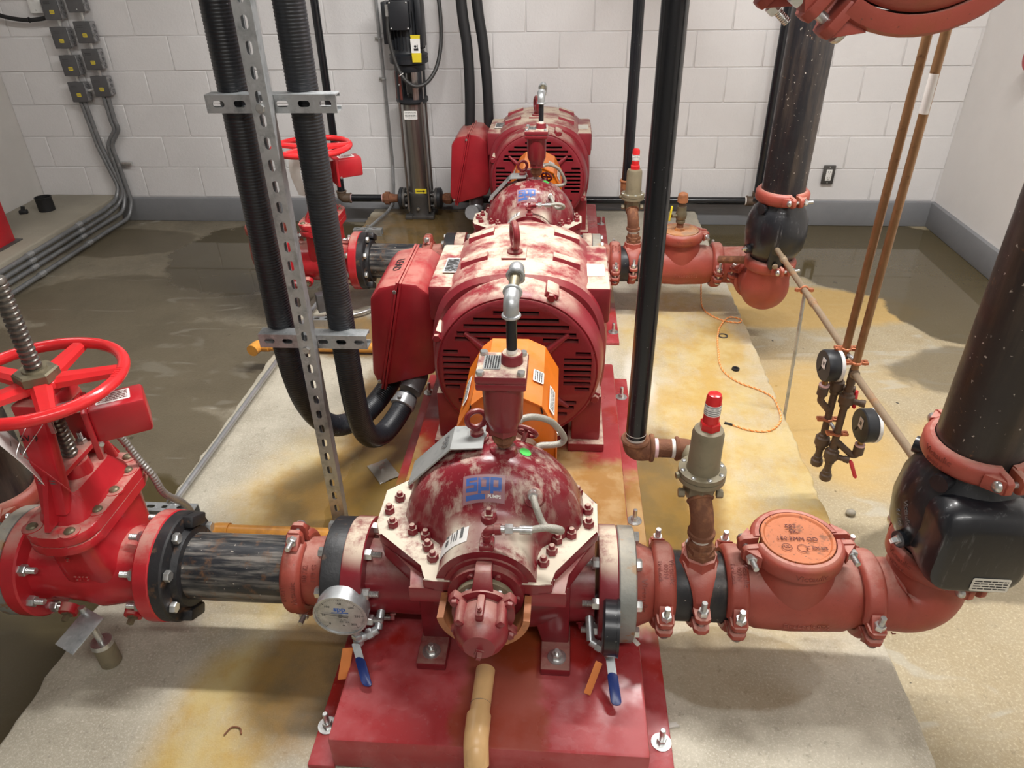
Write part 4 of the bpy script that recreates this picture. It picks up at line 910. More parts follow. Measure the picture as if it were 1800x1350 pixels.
# red riser elbow and black riser beyond the valve
bm = BM(); tube(bm, fillet([(-1.335, PY, NZ), (-1.42, PY, NZ), (-1.455, 1.33, NZ), (-1.465, 1.36, .40), (-1.465, 1.375, .45)], [0, .08, .09, .09, 0], 6), .092, 36); el = solo('suction_elbow', bm, 'grooved_red', 'dusty red pipe elbow left of the near gate valve', 'pipe elbow', 'suction elbows')
ff = thing('valve_flange_ring', 'grey-dusted ring flange on the far side of the near gate valve', 'flange', (-1.36, PY, NZ - .14), 'outer flange rings'); bm = BM(); lathe(bm, (-1.373, PY, NZ), X_, [(0, .134), (.003, .139), (.036, .139), (.037, .136)], 48); part('ring', bm, 'flange_grey', ff); flange_bolts(ff, (-1.373, -1.294), 1, .118, 8, .2, r=.0145)
ce = coupling((-1.465, 1.375, .468), Z_, (.5, -1, 0), 'red grooved coupling at the foot of the black riser at the left edge'); rp = pipe('suction_riser', (-1.465, 1.375, .47), (-1.465, 1.375, 2.95), R6, 'steel_pipe_dark', 'thick black vertical pipe cut by the left edge', 'pipe', 'black suction risers')
FAR += [(el, 'dusty red pipe elbow left of the far gate valve'), (ff, 'ring flange on the left of the far gate valve')]
ck = coupling((-1.402, PY, NZ), X_, (0, -.30, -1), 'red grooved coupling left of the near gate valve, orange lug showing below', flip=-1)
# threaded jack stand under the valve
st = thing('pipe_support', 'grey jack stand with threaded rod leaning under the near gate valve', 'pipe stand', (-1.16, 1.15, PADZ))
bm = BM(); lathe(bm, (-1.155, 1.15, PADZ), Vector((-.05, .02, 1)), [(0, .026), (.07, .026), (.075, .022)], 24); part('sleeve', bm, 'bronze_grey', st)
bm = BM(); lathe(bm, (-1.158, 1.151, PADZ + .068), Vector((-.05, .02, 1)), [(0, .028), (.012, .026), (.014, .014)], 20); cyl(bm, (-1.158, 1.151, .17), (-1.172, 1.155, .30), .0085, seg=12); part('rod', bm, 'zinc', st)
bm = BM(); box(bm, (-1.16, 1.11, .268), (.06, .10, .004), .001, Matrix.Rotation(.35, 3, 'X') @ Matrix.Rotation(-.4, 3, 'Z')); part('plate', bm, 'galv', st)
# --- discharge side (right)
fd = thing('flange_adapter', 'grey rust-stained ring flange on the discharge of the near pump', 'flange', (.165, PY, NZ - .14), 'grey discharge flanges')
bm = BM(); lathe(bm, (.143, PY, NZ), X_, [(0, .136), (.003, .139), (.038, .139), (.041, .134)], 48); part('ring', bm, 'flange_grey', fd); flange_bolts(fd, (.098, .184), -1, .118, 8, PI / 8, r=.014); FAR.append((fd, 'grey ring flange on the discharge of the far pump'))
cn = thing('flange_nipple', 'red tapered nipple with raised lettering right of the near pump flange', 'pipe fitting', (.22, PY, NZ - .1), 'red flange nipples'); bm = BM(); lathe(bm, (.184, PY, NZ), X_, [(0, .104), (.012, .100), (.04, .088), (.06, R6), (.074, R6)], 40); part('barrel', bm, 'grooved_red', cn)
bm = BM(); d = Vector((0, -.86, .5)); text(bm, VW, .024, Vector((.203, PY, NZ)) + d * .0985, Vector((0, -.5, -.86)), X_, .001, wrap=(.0985, 'u')); part('raised_lettering', bm, 'raised_red', cn); FAR.append((cn, 'red tapered nipple right of the far pump flange'))
wA = [(VW, (0, -.45, .9), (0, -.9, -.45), .018, .014), ('009N', (0, -.45, .9), (0, -.9, -.45), .015, 0), ('FireLock', (0, -.45, .9), (0, -.9, -.45), .014, -.013)]
c1 = coupling((.253, PY, NZ), X_, (0, -1, -.12), 'red grooved coupling nearest the discharge flange of the near pump', word=wA, flip=1)
c2 = coupling((.420, PY, NZ), X_, (0, -1, -.12), 'red grooved coupling between the relief-valve clamp and the near tee', word=wA, flip=1)
c3 = coupling((.726, PY, NZ), X_, (0, -1, -.12), 'red grooved coupling between the near tee and the elbow', flip=1)
FAR += [(c1, 'red grooved coupling left of the far relief valve'), (c2, 'red grooved coupling right of the far relief valve, half hidden by the thin black pipe'), (c3, 'red grooved coupling to the right of the far tee')]
n2 = pipe('discharge_nipple', (.256, PY, NZ), (.417, PY, NZ), R6, 'steel_pipe_dark', 'short black pipe under the near relief-valve clamp', 'pipe', 'short black discharge pipes'); FAR.append((n2, 'short black pipe under the far relief-valve clamp'))
ot = thing('mechanical_outlet', 'red clamp-on pipe outlet carrying the near relief valve', 'pipe outlet', (.336, PY, NZ - .1), 'clamp-on outlets')
OX = .336
for hsg in (0, 1):
    bm = BM(); rings = []; g = .14
    for k in range(19):
        th = g + (PI - 2 * g) * k / 18 + hsg * PI; d = Vector((0, -math.cos(th), math.sin(th))); w = .018 + (.022 * max(0, math.sin(th)) ** 3 if hsg == 0 else 0); rings.append([Vector((OX, PY, NZ)) + d * y + X_ * x for x, y in ((-w, R6 + .001), (-w, R6 + .008), (-w * .7, R6 + .013), (w * .7, R6 + .013), (w, R6 + .008), (w, R6 + .001))])
    loft(bm, rings); sg = 1 if hsg == 0 else -1
    for e in (-1, 1): prism(bm, [(-.02, 0), (.02, 0), (.018, .035), (.008, .042), (-.008, .042), (-.018, .035)], Vector((OX, PY + e * (R6 + .002), NZ + sg * .010)), X_, Y_ * e, Z_ * sg * .014, .003)
    if hsg == 0: lathe(bm, (OX, PY, NZ + R6 - .01), Z_, [(0, .05), (.012, .046), (.018, .042), (.034, .040), (.036, .036)], 8)
    part('clamp_half', bm, 'grooved_red', ot)
for e in (-1, 1): inst('bolt', bolt_track('zinc', .026), ot, (OX, PY + e * (R6 + .026), NZ), -Z_)
FAR.append((ot, 'red clamp-on pipe outlet carrying the far relief valve'))
# relief valve assembly
rv = thing('relief_valve', 'khaki bronze relief valve with red label cap on rusty elbow, right of the near pump', 'relief valve', (.33, 1.28, .47), 'casing relief valves')
bm = BM(); zz = NZ + R6 + .024
for k, (r0, h) in enumerate(((.036, .016), (.034, .014), (.030, .016))): hexp(bm, (OX - .001 * k, PY, zz), Z_, r0, h, ph=k * .4); zz += h
part('bushing', bm, 'rust', rv)
bm = BM(); cyl(bm, (OX - .004, PY, zz - .003), (OX - .006, PY, zz + .02), .0215, seg=20); part('thread_tape', bm, 'tape_white', rv)
bm = BM(); tube(bm, fillet([(OX - .005, PY, zz + .014), (OX - .009, PY - .004, zz + .075), (OX - .016, PY + .04, zz + .108)], .05), .0265, 24); lathe(bm, (OX - .005, PY, zz + .013), Z_, [(0, .029), (.003, .0315), (.013, .0315), (.016, .027)], 24); torus(bm, (OX - .013, PY + .026, zz + .098), Vector((-.15, .75, .5)), .0265, .005, 28, 8); part('elbow', bm, 'rust', rv)
RX, RY = .322, 1.31
bm = BM(); lathe(bm, (RX, RY, .588), Z_, [(0, .024), (.01, .034), (.03, .038), (.05, .034), (.062, .036)], 8); cyl(bm, (RX, RY - .01, .60), (RX, RY + .06, .64), .03); cyl(bm, (RX, RY + .03, .64), (RX - .01, RY + .09, .648), .027)
for s in (-1, 1): hexp(bm, (RX + s * .036, RY - .015, .612), X_ * s, .011, .014)
part('body', bm, 'bronze_grey', rv)
bm = BM(); lathe(bm, (RX, RY, .646), Z_, [(0, .05), (.001, .053), (.012, .053), (.013, .05), (.015, .053), (.026, .053), (.027, .05)], 40); part('flange', bm, 'bronze_grey', rv)
for k in range(8): t = 2 * PI * k / 8 + .2; bolt(rv, (RX + .0455 * math.cos(t), RY + .0455 * math.sin(t), .672), Z_, .0058, 'button', 'zinc', 'flange_screw')
bolt(rv, (RX - .053, RY - .012, .66), Vector((-1, -.2, 0)), .008, 'hex', 'bronze', 'side_plug')
bm = BM(); lathe(bm, (RX + .001, RY, .672), Z_, [(0, .037), (.012, .0355), (.098, .0345), (.108, .031), (.111, .024)], 40); part('spring_housing', bm, 'bronze_grey', rv)
bm = BM(); lathe(bm, (RX + .002, RY, .78), Z_, [(0, .0225), (.018, .0225), (.021, .02)], 6); lathe(bm, (RX + .002, RY, .80), Z_, [(0, .0175), (.03, .017), (.062, .0165), (.070, .014), (.0725, .008)], 28); part('adjuster_cap', bm, 'cap_red', rv)
bm = BM(); lathe(bm, (RX + .002, RY, .822), Z_, [(0, .0176), (.026, .0174)], 28, False, False); q = part('cap_label', bm, 'paper', rv)
bm = BM()
for i in range(5): lathe(bm, (RX + .002, RY, .825 + i * .0048), Z_, [(0, .01785), (.0016, .0178)], 28, False, False) if i != 3 else text(bm, '150 PSI', .006, (RX + .002, RY - .0179, .8405), X_, Z_, .0001)
part('print', bm, 'ink_grey', q)
bm = BM(); tube(bm, fillet([(RX - .008, RY + .075, .646), (RX - .012, RY + .098, .648), (RX - .045, RY + .10, .65)], .02), .026, 20); torus(bm, (RX - .043, RY + .10, .65), X_, .025, .005, 24, 8); part('outlet_elbow', bm, 'rust', rv)
FAR.append((rv, 'khaki bronze relief valve with red label cap beside the far black pipe'))
rl = thing('relief_drain_pipe', 'slim glossy black vertical pipe ending in a rusty elbow beside the near relief valve', 'pipe', (.18, 1.41, .62))
bm = BM(); cyl(bm, (.180, 1.41, .685), (.180, 1.41, 3.05), .0241, seg=28); part('riser', bm, 'black_gloss', rl)
bm = BM(); lathe(bm, (.180, 1.41, .676), Z_, [(0, .0225), (.02, .0243)], 28); part('thread_tape', bm, 'tape_white', rl)
bm = BM(); tube(bm, fillet([(.180, 1.41, .678), (.180, 1.41, .645), (.222, 1.41, .650)], .03), .0295, 24); torus(bm, (.180, 1.41, .674), Z_, .0285, .006, 32, 8); torus(bm, (.219, 1.41, .65), X_, .0285, .006, 32, 8); part('elbow', bm, 'rust', rl)
bm = BM(); cyl(bm, (.222, 1.41, .650), (.282, 1.41, .650), .0225, seg=24); part('nipple', bm, 'rust', rl)
for x, m_ in ((.226, 'tape_pink'), (.266, 'tape_white')): bm = BM(); cyl(bm, (x, 1.41, .65), (x + .008, 1.41, .65), .0232, seg=24); part('thread_tape', bm, m_, rl)
r2 = thing('relief_drain_pipe', 'thin black pipe rising behind the far relief valve up the white wall', 'pipe', (.288, 3.42, .62))
bm = BM(); cyl(bm, (.288, 3.42, .66), (.288, 3.42, 3.05), .0241, seg=24); part('riser', bm, 'black_gloss', r2); bm = BM(); tube(bm, fillet([(.288, 3.42, .70), (.288, 3.42, .655), (.31, 3.41, .65)], .02), .029, 20); torus(bm, (.288, 3.42, .70), Z_, .028, .006, 28, 8); part('elbow', bm, 'orange_fitting', r2)
# tee with capped branch
te = thing('pipe_tee', 'red grooved tee with its capped branch up, right of the near relief valve', 'pipe tee', (.573, PY, NZ - .09), 'red capped tees')
bm = BM(); lathe(bm, (.423, PY, NZ), X_, [(0, R6), (.03, R6), (.05, .092), (.13, .096), (.25, .092), (.275, R6), (.300, R6)], 44); part('run', bm, 'grooved_red', te)
bm = BM(); lathe(bm, (.556, PY, NZ), Z_, [(0, .09), (.08, .092), (.11, .087), (.14, R6), (.150, R6)], 44); part('branch', bm, 'grooved_red', te)
bm = BM(); text(bm, 'FireLock 002', .02, (.58, PY - .0955, NZ - .02), X_, Vector((0, 0, 1)), .0006, wrap=(.095, 'v')); part('raised_lettering', bm, 'grooved_red', te); FAR.append((te, 'red grooved tee with a rusty capped branch, in front of the back wall'))
LX = .549
cc = coupling((LX, PY, .490), Z_, (1, .12, 0), 'red grooved coupling clamping the round cap on the near tee', word=[(VW, (.1, -1, -.1), (1, .1, 0), .022, 0)], flip=1); FAR.append((cc, 'red grooved coupling round the rusty cap on the far tee'))
cap = thing('blanking_disc', 'round orange-brown dished cap with cast figures on the near tee', 'pipe cap', (LX, PY, .495), 'pipe caps')
bm = BM(); lathe(bm, (LX, PY, .488), Z_, [(0, .080), (.024, .0835), (.0285, .082), (.0285, .076), (.024, .072), (.0235, .05), (.026, .0)], 48); part('disc', bm, 'cap_rust', cap)
bm = BM(); zt = .5165
for s_, x, y, sz in (('587', LX - .008, PY + .034, .018), ('SK-', LX - .003, PY + .018, .018), ('150.3MM OD', LX - .003, PY - .006, .0165), ('C FM US', LX + .034, PY - .034, .013)): text(bm, s_, sz, (x, y, zt), X_, Y_, .0006)
for x, y in ((LX - .032, PY - .032), (LX + .002, PY - .034)): torus(bm, (x, y, zt - .001), Z_, .011, .0007, 24, 5); 
text(bm, 'UL', .011, (LX - .032, PY - .032, zt), X_, Y_, .0006); part('cast_figures', bm, 'raised_dark', cap)
cap2 = thing('blanking_disc', 'rust-orange flat cap with a small ball valve standing on it', 'pipe cap', (LX + UOFF.x, PY + UOFF.y, .495), 'pipe caps'); bm = BM(); q = Vector((LX, PY, .488)) + UOFF; lathe(bm, q, Z_, [(0, .080), (.024, .0835), (.0285, .082), (.0285, .078), (.025, .074), (.0255, .0)], 48); part('disc', bm, 'lid_rust', cap2)
q = Vector((LX - .004, PY + .005, .513)) + UOFF
bv = thing('ball_valve', 'small bronze ball valve with yellow lever on the rusty cap of the far tee', 'ball valve', q)
bm = BM(); lathe(bm, q, Z_, [(0, .026), (.012, .022)], 6); part('bushing', bm, 'lid_rust', bv); bm = BM(); cyl(bm, q + Z_ * .01, q + Z_ * .04, .016, seg=18); part('nipple', bm, 'rust', bv)
bm = BM(); lathe(bm, q + Z_ * .036, Z_, [(0, .021), (.012, .021), (.014, .019), (.02, .024), (.04, .026), (.055, .022), (.06, .021), (.075, .021)], 18); cyl(bm, q + Z_ * .068, q + Vector((-.045, -.02, .072)), .008, seg=12); part('body', bm, 'bronze', bv)
bm = BM(); box(bm, q + Vector((-.052, -.024, .085)), (.008, .014, .07), .003, Matrix.Rotation(.1, 3, 'Y')); part('lever', bm, 'yellow', bv)
bm = BM(); cyl(bm, q + Z_ * .11, q + Z_ * .14, .017, seg=18); part('nipple', bm, 'iron_brown', bv); bm = BM(); lathe(bm, q + Z_ * .132, Z_, [(0, .024), (.02, .024), (.036, .021), (.042, .014)], 20); part('cap', bm, 'orange_fitting', bv)
# elbow up to check valve, near set
DX, DY = .863, 1.265; CE = .14
def elbow(name, a, b, c, r, label, group, bulge=.006):
    bm = BM(); pth = fillet([a, b, c], .105, 14); n = len(pth); tube(bm, pth, [r + bulge * math.sin(PI * i / (n - 1)) for i in range(n)], 40); return solo(name, bm, 'grooved_red', label, 'pipe elbow', group)
e1 = thing('discharge_elbow', 'smooth red elbow turning up under the near black check valve', 'pipe elbow', (.80, DY, NZ - .09), 'discharge elbows')
bm = BM(); pth = fillet([(.729, DY, NZ), (DX, DY, NZ), (DX, DY, .485)], .115, 16); n = len(pth); tube(bm, pth, [R6 + .010 * math.sin(PI * i / (n - 1)) for i in range(n)], 44); part('bend', bm, 'grooved_red', e1)
bm = BM(); s_ = 'FireLock'
for i, ch in enumerate(s_):
    t = math.radians(-92 + i * 8.5); cen = Vector((DX - .115, DY, NZ + .115)); d = Vector((math.cos(t), -.62, math.sin(t))).normalized(); o = cen + Vector((math.cos(t), 0, math.sin(t))) * (.115 + .068) - Y_ * .066
    text(bm, ch, .026, o, Vector((-math.sin(t), 0, math.cos(t))), d.cross(Vector((-math.sin(t), 0, math.cos(t)))), .001)
part('raised_lettering', bm, 'raised_red', e1)
vcl = [(VW, (-1, -.35, 0), (.35, -1, 0), .02, .008), ('009N-6', (-1, -.35, 0), (.35, -1, 0), .014, -.011)]
coupling((DX, DY, .487), Z_, (.28, -1, 0), 'red grooved coupling below the near black check valve', word=vcl, flip=-1)
coupling((DX, DY, .778), Z_, (.12, -1, 0), 'red grooved coupling on top of the near black check valve', word=vcl, flip=-1)
pipe('discharge_riser', (DX, DY, .78), (DX, DY, 3.05), R6, 'steel_pipe_brown', 'thick dark brown vertical pipe rising above the near check valve at the right edge', 'pipe', 'discharge risers')
def check_valve(c, hd, label, hatch=True):
    c = Vector(c); t = thing('check_valve', label, 'check valve', c, 'black check valves'); bm = BM()
    lathe(bm, c, Z_, [(0, R6), (.03, R6), (.045, .098), (.08, .117), (.14, .124), (.20, .118), (.24, .102), (.262, R6 + .002), (.293, R6)], 44); part('body', bm, 'scuffed_black', t)
    d = Vector(hd).normalized(); u = Z_.cross(d)
    if hatch:
        bm = BM(); rings = []
        for k, (dist, hw_, h0, h1) in enumerate(((.04, .098, .03, .235), (.10, .10, .03, .24), (.128, .098, .03, .232), (.146, .09, .032, .215), (.152, .078, .04, .19))):
            pl_ = []
            for a, b in rrect(2 * hw_, h1 - h0, min(.05, hw_ * .6), 5): pl_.append(c + d * dist + u * a + Z_ * ((h0 + h1) / 2 + b))
            rings.append(pl_)
        loft(bm, rings); part('clapper_hatch', bm, 'scuffed_black', t)
        s2 = Vector((.97, -.25, 0)); bm = BM(); rings = []
        for dist, hw_ in ((.05, .075), (.13, .075), (.148, .06)): rings.append([c + s2 * dist + Z_.cross(s2) * a + Z_ * (.14 + b) for a, b in rrect(2 * hw_, .19, .05, 5)])
        loft(bm, rings); part('side_lobe', bm, 'scuffed_black', t)
        o = c + d * .152 + Z_ * .072 + u * .03; bm = BM(); plate(bm, o - Z_ * .012 + d * .0005, u, Vector((0, 0, 1)), .075, .036, .001); q = part('rating_label', bm, 'paper_tan', t)
        bm = BM(); lines(bm, o - Z_ * .012 + d * .002, u, Z_, .066, .028, 4, .003, .0, 6); part('print', bm, 'ink', q)
        bm = BM(); dd = Vector((-.95, -.3, 0)).normalized(); uu = Vector((.3, -.95, 0)); text(bm, 'Victaulic', .017, c + dd * .1235 + Z_ * .145, Vector((uu.x * .5, uu.y * .5, -.86)), dd.cross(Vector((uu.x * .5, uu.y * .5, -.86))), .0006); text(bm, '6 / 168', .014, c + dd * .1235 + Z_ * .12 - uu * .015, Vector((uu.x * .5, uu.y * .5, -.86)), dd.cross(Vector((uu.x * .5, uu.y * .5, -.86))), .0006); part('cast_lettering', bm, 'ink_grey', t)
    for az, z in ((200, .075), (140, .25), (215, .25)):
        a = math.radians(az); dd = Vector((math.cos(a), math.sin(a), 0)); bm = BM(); r0 = .085 if z > .2 else .1; cyl(bm, c + dd * r0 * .8 + Z_ * z, c + dd * (r0 + .028) + Z_ * z, .02, .019); part('boss', bm, 'scuffed_black', t)
        if z < .2: bolt(t, c + dd * (r0 + .028) + Z_ * z, dd, .009, 'square', 'zinc', 'plug')
    return t
check_valve((DX, DY, .486), (-.02, -1, 0), 'black cast check valve with bulging hatch and white label at the right edge')
# far set: turns towards the viewer, then up
QX, QY = .878, 2.97; FYc = PY + UOFF.y
elbow('discharge_elbow', (.716, FYc, NZ), (QX, FYc, NZ), (QX, FYc - .14, NZ), R6, 'pale dusted red elbow right of the far tee turning towards the viewer', 'discharge elbows')
coupling((QX, FYc - .142, NZ), Y_, (-1, 0, .2), 'red grooved coupling between the two far elbows', flip=-1)
elbow('discharge_elbow', (QX, FYc - .144, NZ), (QX, QY, NZ), (QX, QY, .485), R6 + .004, 'round red elbow bulging towards the viewer below the far check valve', 'discharge elbows', .012)
coupling((QX, QY, .487), Z_, (.3, -1, 0), 'red grooved coupling below the far black check valve', flip=-1)
coupling((QX, QY, .778), Z_, (.25, -1, 0), 'red grooved coupling above the far black check valve', flip=-1)
pipe('discharge_riser', (QX, QY, .78), (QX, QY, 3.05), R6, 'steel_pipe_dark', 'thick scratched black vertical pipe in front of the back wall', 'pipe', 'discharge risers')
cv2 = check_valve((QX, QY, .486), (1, .25, 0), 'scuffed black round check valve in front of the amber puddle', False)
bm = BM(); c = Vector((QX - .012, QY - .118, .585)); prism(bm, rrect(.055, .13, .027, 5), c + Vector((0, .03, -.03)), X_, Vector((0, -.05, 1)), (0, -.024, 0), .004); part('port_pad', bm, 'scuffed_black', cv2)
bolt(cv2, c + Vector((0, 0, -.07)), -Y_, .012, 'button', 'tan_pipe', 'port_plug')
bm = BM(); cyl(bm, (.70, QY + .16, .43), (QX - .06, QY + .06, .47), .017, seg=16); rd = solo('drain_nipple', bm, 'rust', 'rusty thin pipe entering the far check valve from behind', 'pipe')
# --- pressure gauges with blue-handled valves
def gauge(c, n, up, r, depth, rim, name, label, group=None):
    c = Vector(c); n = Vector(n).normalized(); t = thing('pressure_gauge', label, 'pressure gauge', c - Z_ * (r + .11), group); bm = BM()
    lathe(bm, c - n * depth, n, [(0, r * .9), (.004, r * .97), (depth - .006, r * .97), (depth - .006, r), (depth, r), (depth, r * .93), (depth - .003, r * .92)], 48); part('case', bm, rim, t)
    bm = BM(); lathe(bm, c - n * .0045, n, [(0, r * .93), (.001, r * .93)], 48); dl = part('dial', bm, 'gauge_white', t); return t, dl
gC = Vector((-.498, 1.11, .362)); g1, dl = gauge(gC, -Y_, Z_, .064, .042, 'galv', 'g', 'round white pressure gauge facing the viewer below the suction flange of the near pump', 'pressure gauges on the pump flanges')
bm = BM(); o = gC + Y_ * .0028
def dial_angle(v): return math.radians(225 - 270 * (v / 300))
for i, s_ in ((0, '0'), (50, '50'), (100, '100'), (150, '150'), (200, '200'), (250, '250'), (300, '300')):
    t = dial_angle(i); text(bm, s_, .0092, o + Vector((math.cos(t) * .040, 0, math.sin(t) * .040)), X_, Z_, .0002)
for i in range(0, 301, 5):
    t = dial_angle(i); d = Vector((math.cos(t), 0, math.sin(t))); n_ = Vector((-d.z, 0, d.x)); L = .007 if i % 50 == 0 else .004; w = .0006 if i % 50 == 0 else .0003
    q = [o + d * a + n_ * b for a, b in ((.056 - L, -w), (.056, -w), (.056, w), (.056 - L, w))]; bm.faces.new([bm.verts.new(p - Y_ * .0002) for p in q])
text(bm, 'psi', .006, o + Vector((.004, 0, -.032)), X_, Z_, .0002); text(bm, 'UL  FM', .005, o + Vector((.004, 0, -.014)), X_, Z_, .0002); text(bm, 'ANSI / ASME', .0045, o + Vector((.006, 0, -.021)), X_, Z_, .0002); part('scale', bm, 'ink', dl)
bm = BM(); text(bm, 'spp', .021, o + Vector((0, 0, .0215)), X_, Z_, .0002, bold=.0006); bx(bm, o.x - .02, o.x + .02, o.y - .0003, o.y, o.z + .008, o.z + .0105); part('logo', bm, 'print_blue', dl)
bm = BM(); t = dial_angle(62); d = Vector((math.cos(t), 0, math.sin(t))); n_ = Vector((-d.z, 0, d.x)); prism(bm, [(-.018, -.0035), (-.016, -.0015), (.048, -.0004), (.048, .0004), (-.016, .0015), (-.018, .0035)], o - Y_ * .0018, d, n_, -Y_ * .0006); cyl(bm, o, o - Y_ * .003, .0045); part('needle', bm, 'ink_grey', dl)
def blue_valve(parent, c, hdir, tagdir, s=1):
    c = Vector(c); bm = BM(); cyl(bm, c + Z_ * .0, c + Z_ * .045, .010, seg=14); hexp(bm, c + Z_ * .01, Z_, .014, .012); cyl(bm, c - Z_ * .012, c + Z_ * .004, .013); cyl(bm, c, c + Vector((s * .045, .02, .015)), .011, seg=14); hexp(bm, c + Vector((s * .02, .009, .007)), Vector((s, .4, .3)), .014, .014); cyl(bm, c + Vector((s * .045, .02, .015)), c + Vector((s * .05, .09, .06)), .010, seg=14); part('stem_and_valve', bm, 'galv', parent)
    h = Vector(hdir).normalized(); ax, u, v = frame(h); side = Vector((1, 0, 0)); nn = h.cross(side).normalized(); p = c + Vector((0, -.018, -.002)); bm = BM(); prism(bm, rrect(.020, .04, .004, 2), p + h * .014, side, h, nn * .003); part('lever_root', bm, 'galv', parent)
    bm = BM(); prism(bm, rrect(.024, .07, .010, 4), p + h * .062 - nn * .0015, side, h, nn * .006, .001); part('blue_grip', bm, 'blue_grip', parent)
    td = Vector(tagdir).normalized(); ts_ = Vector((.5, -.8, .1)).cross(td).normalized(); bm = BM(); plate(bm, p + Vector((-.022, .006, -.004)) + td * .045, ts_, td, .026, .075, .0008, .002); tg_ = part('hang_tag', bm, 'tag_orange', parent)
blue_valve(g1, gC + Vector((.028, .012, -.092)), (.42, -.8, -.42), (-.12, -.55, -.8)); FAR.append((g1, 'round grey pressure gauge beside the far suction flange, half hidden by the near motor'))
g2, dl2 = gauge((.142, 1.105, .372), (1, -.05, 0), Z_, .064, .036, 'black_pipe', 'g', 'black-rimmed pressure gauge seen edge-on below the near discharge flange', 'pressure gauges on the pump flanges'); blue_valve(g2, (.128, 1.11, .278), (.12, -.86, -.40), (-.35, -.7, -.55), -1)
# ---------------------------------------------------------------- header, gauges on copper, hoses and strut
hx, hz = .40, 1.742
hp = thing('header_pipe', 'large red grooved header overhead at the top right, capped at its near end', 'pipe', (hx, 1.0, hz - .12))
bm = BM(); cyl(bm, (hx, 1.0, hz), (hx, 4.75, hz), .127, seg=44); part('barrel', bm, 'grooved_red', hp)
bm = BM(); lathe(bm, (hx, 1.005, hz), -Y_, [(0, .127), (.03, .126), (.045, .113), (.055, .08), (.058, .0)], 44); part('end_cap', bm, 'grooved_red', hp)
coupling((hx, 1.0, hz), Y_, (-.60, 0, -.8), 'large red coupling with bright button-head bolt at the top right', r=.127, w=.06, flip=-1, group='header couplings')
coupling((hx, 1.30, hz), Y_, (-.66, 0, -.75), 'large red coupling with green-tipped stud behind the header end at the top', r=.127, w=.06, flip=1, group='header couplings')
# trim line along the check valves
tl = thing('trim_line', 'thin tan horizontal pipe running from the far check valve to the near one', 'pipe', (.862, 2.15, .57)); bm = BM(); cyl(bm, (.862, 2.85, .588), (.832, 1.925, .640), .0107, seg=16); part('barrel', bm, 'tan_pipe', tl)
for y in (2.72, 2.28): bm = BM(); lathe(bm, (.862 - (2.85 - y) * .0324, y, .588 + (2.85 - y) * .0562), Vector((.0324, 1, -.0562)), [(0, .0107), (.002, .0135), (.028, .0135), (.03, .0107)], 16); part('coupling', bm, 'tan_pipe', tl)
def split_ring(parent, c, ax, r, mat='copper_bright', out=X_):
    bm = BM(); c = Vector(c); torus(bm, c, ax, r + .002, .004, 20, 8)
    a = Vector(ax).normalized(); o = Vector(out)
    for s in (-1, 1): box(bm, c + o * s * (r + .012), (.02, .02, .009) if abs(a.z) > .5 else (.02, .009, .012), .002); cyl(bm, c + o * s * (r + .014) - a * .007, c + o * s * (r + .014) + a * .007, .006, seg=10)
    return part('split_ring', bm, mat, parent)
ps = thing('pipe_prop', 'thin galvanized rod propping the tan trim pipe from the edge of the pad', 'pipe support', (.8785, 2.41, 0)); bm = BM(); cyl(bm, (.8785, 2.41, 0), (.852, 2.41, .60), .0062, seg=12); part('rod', bm, 'galv', ps); split_ring(ps, (.848, 2.41, .613), Y_, .0107)
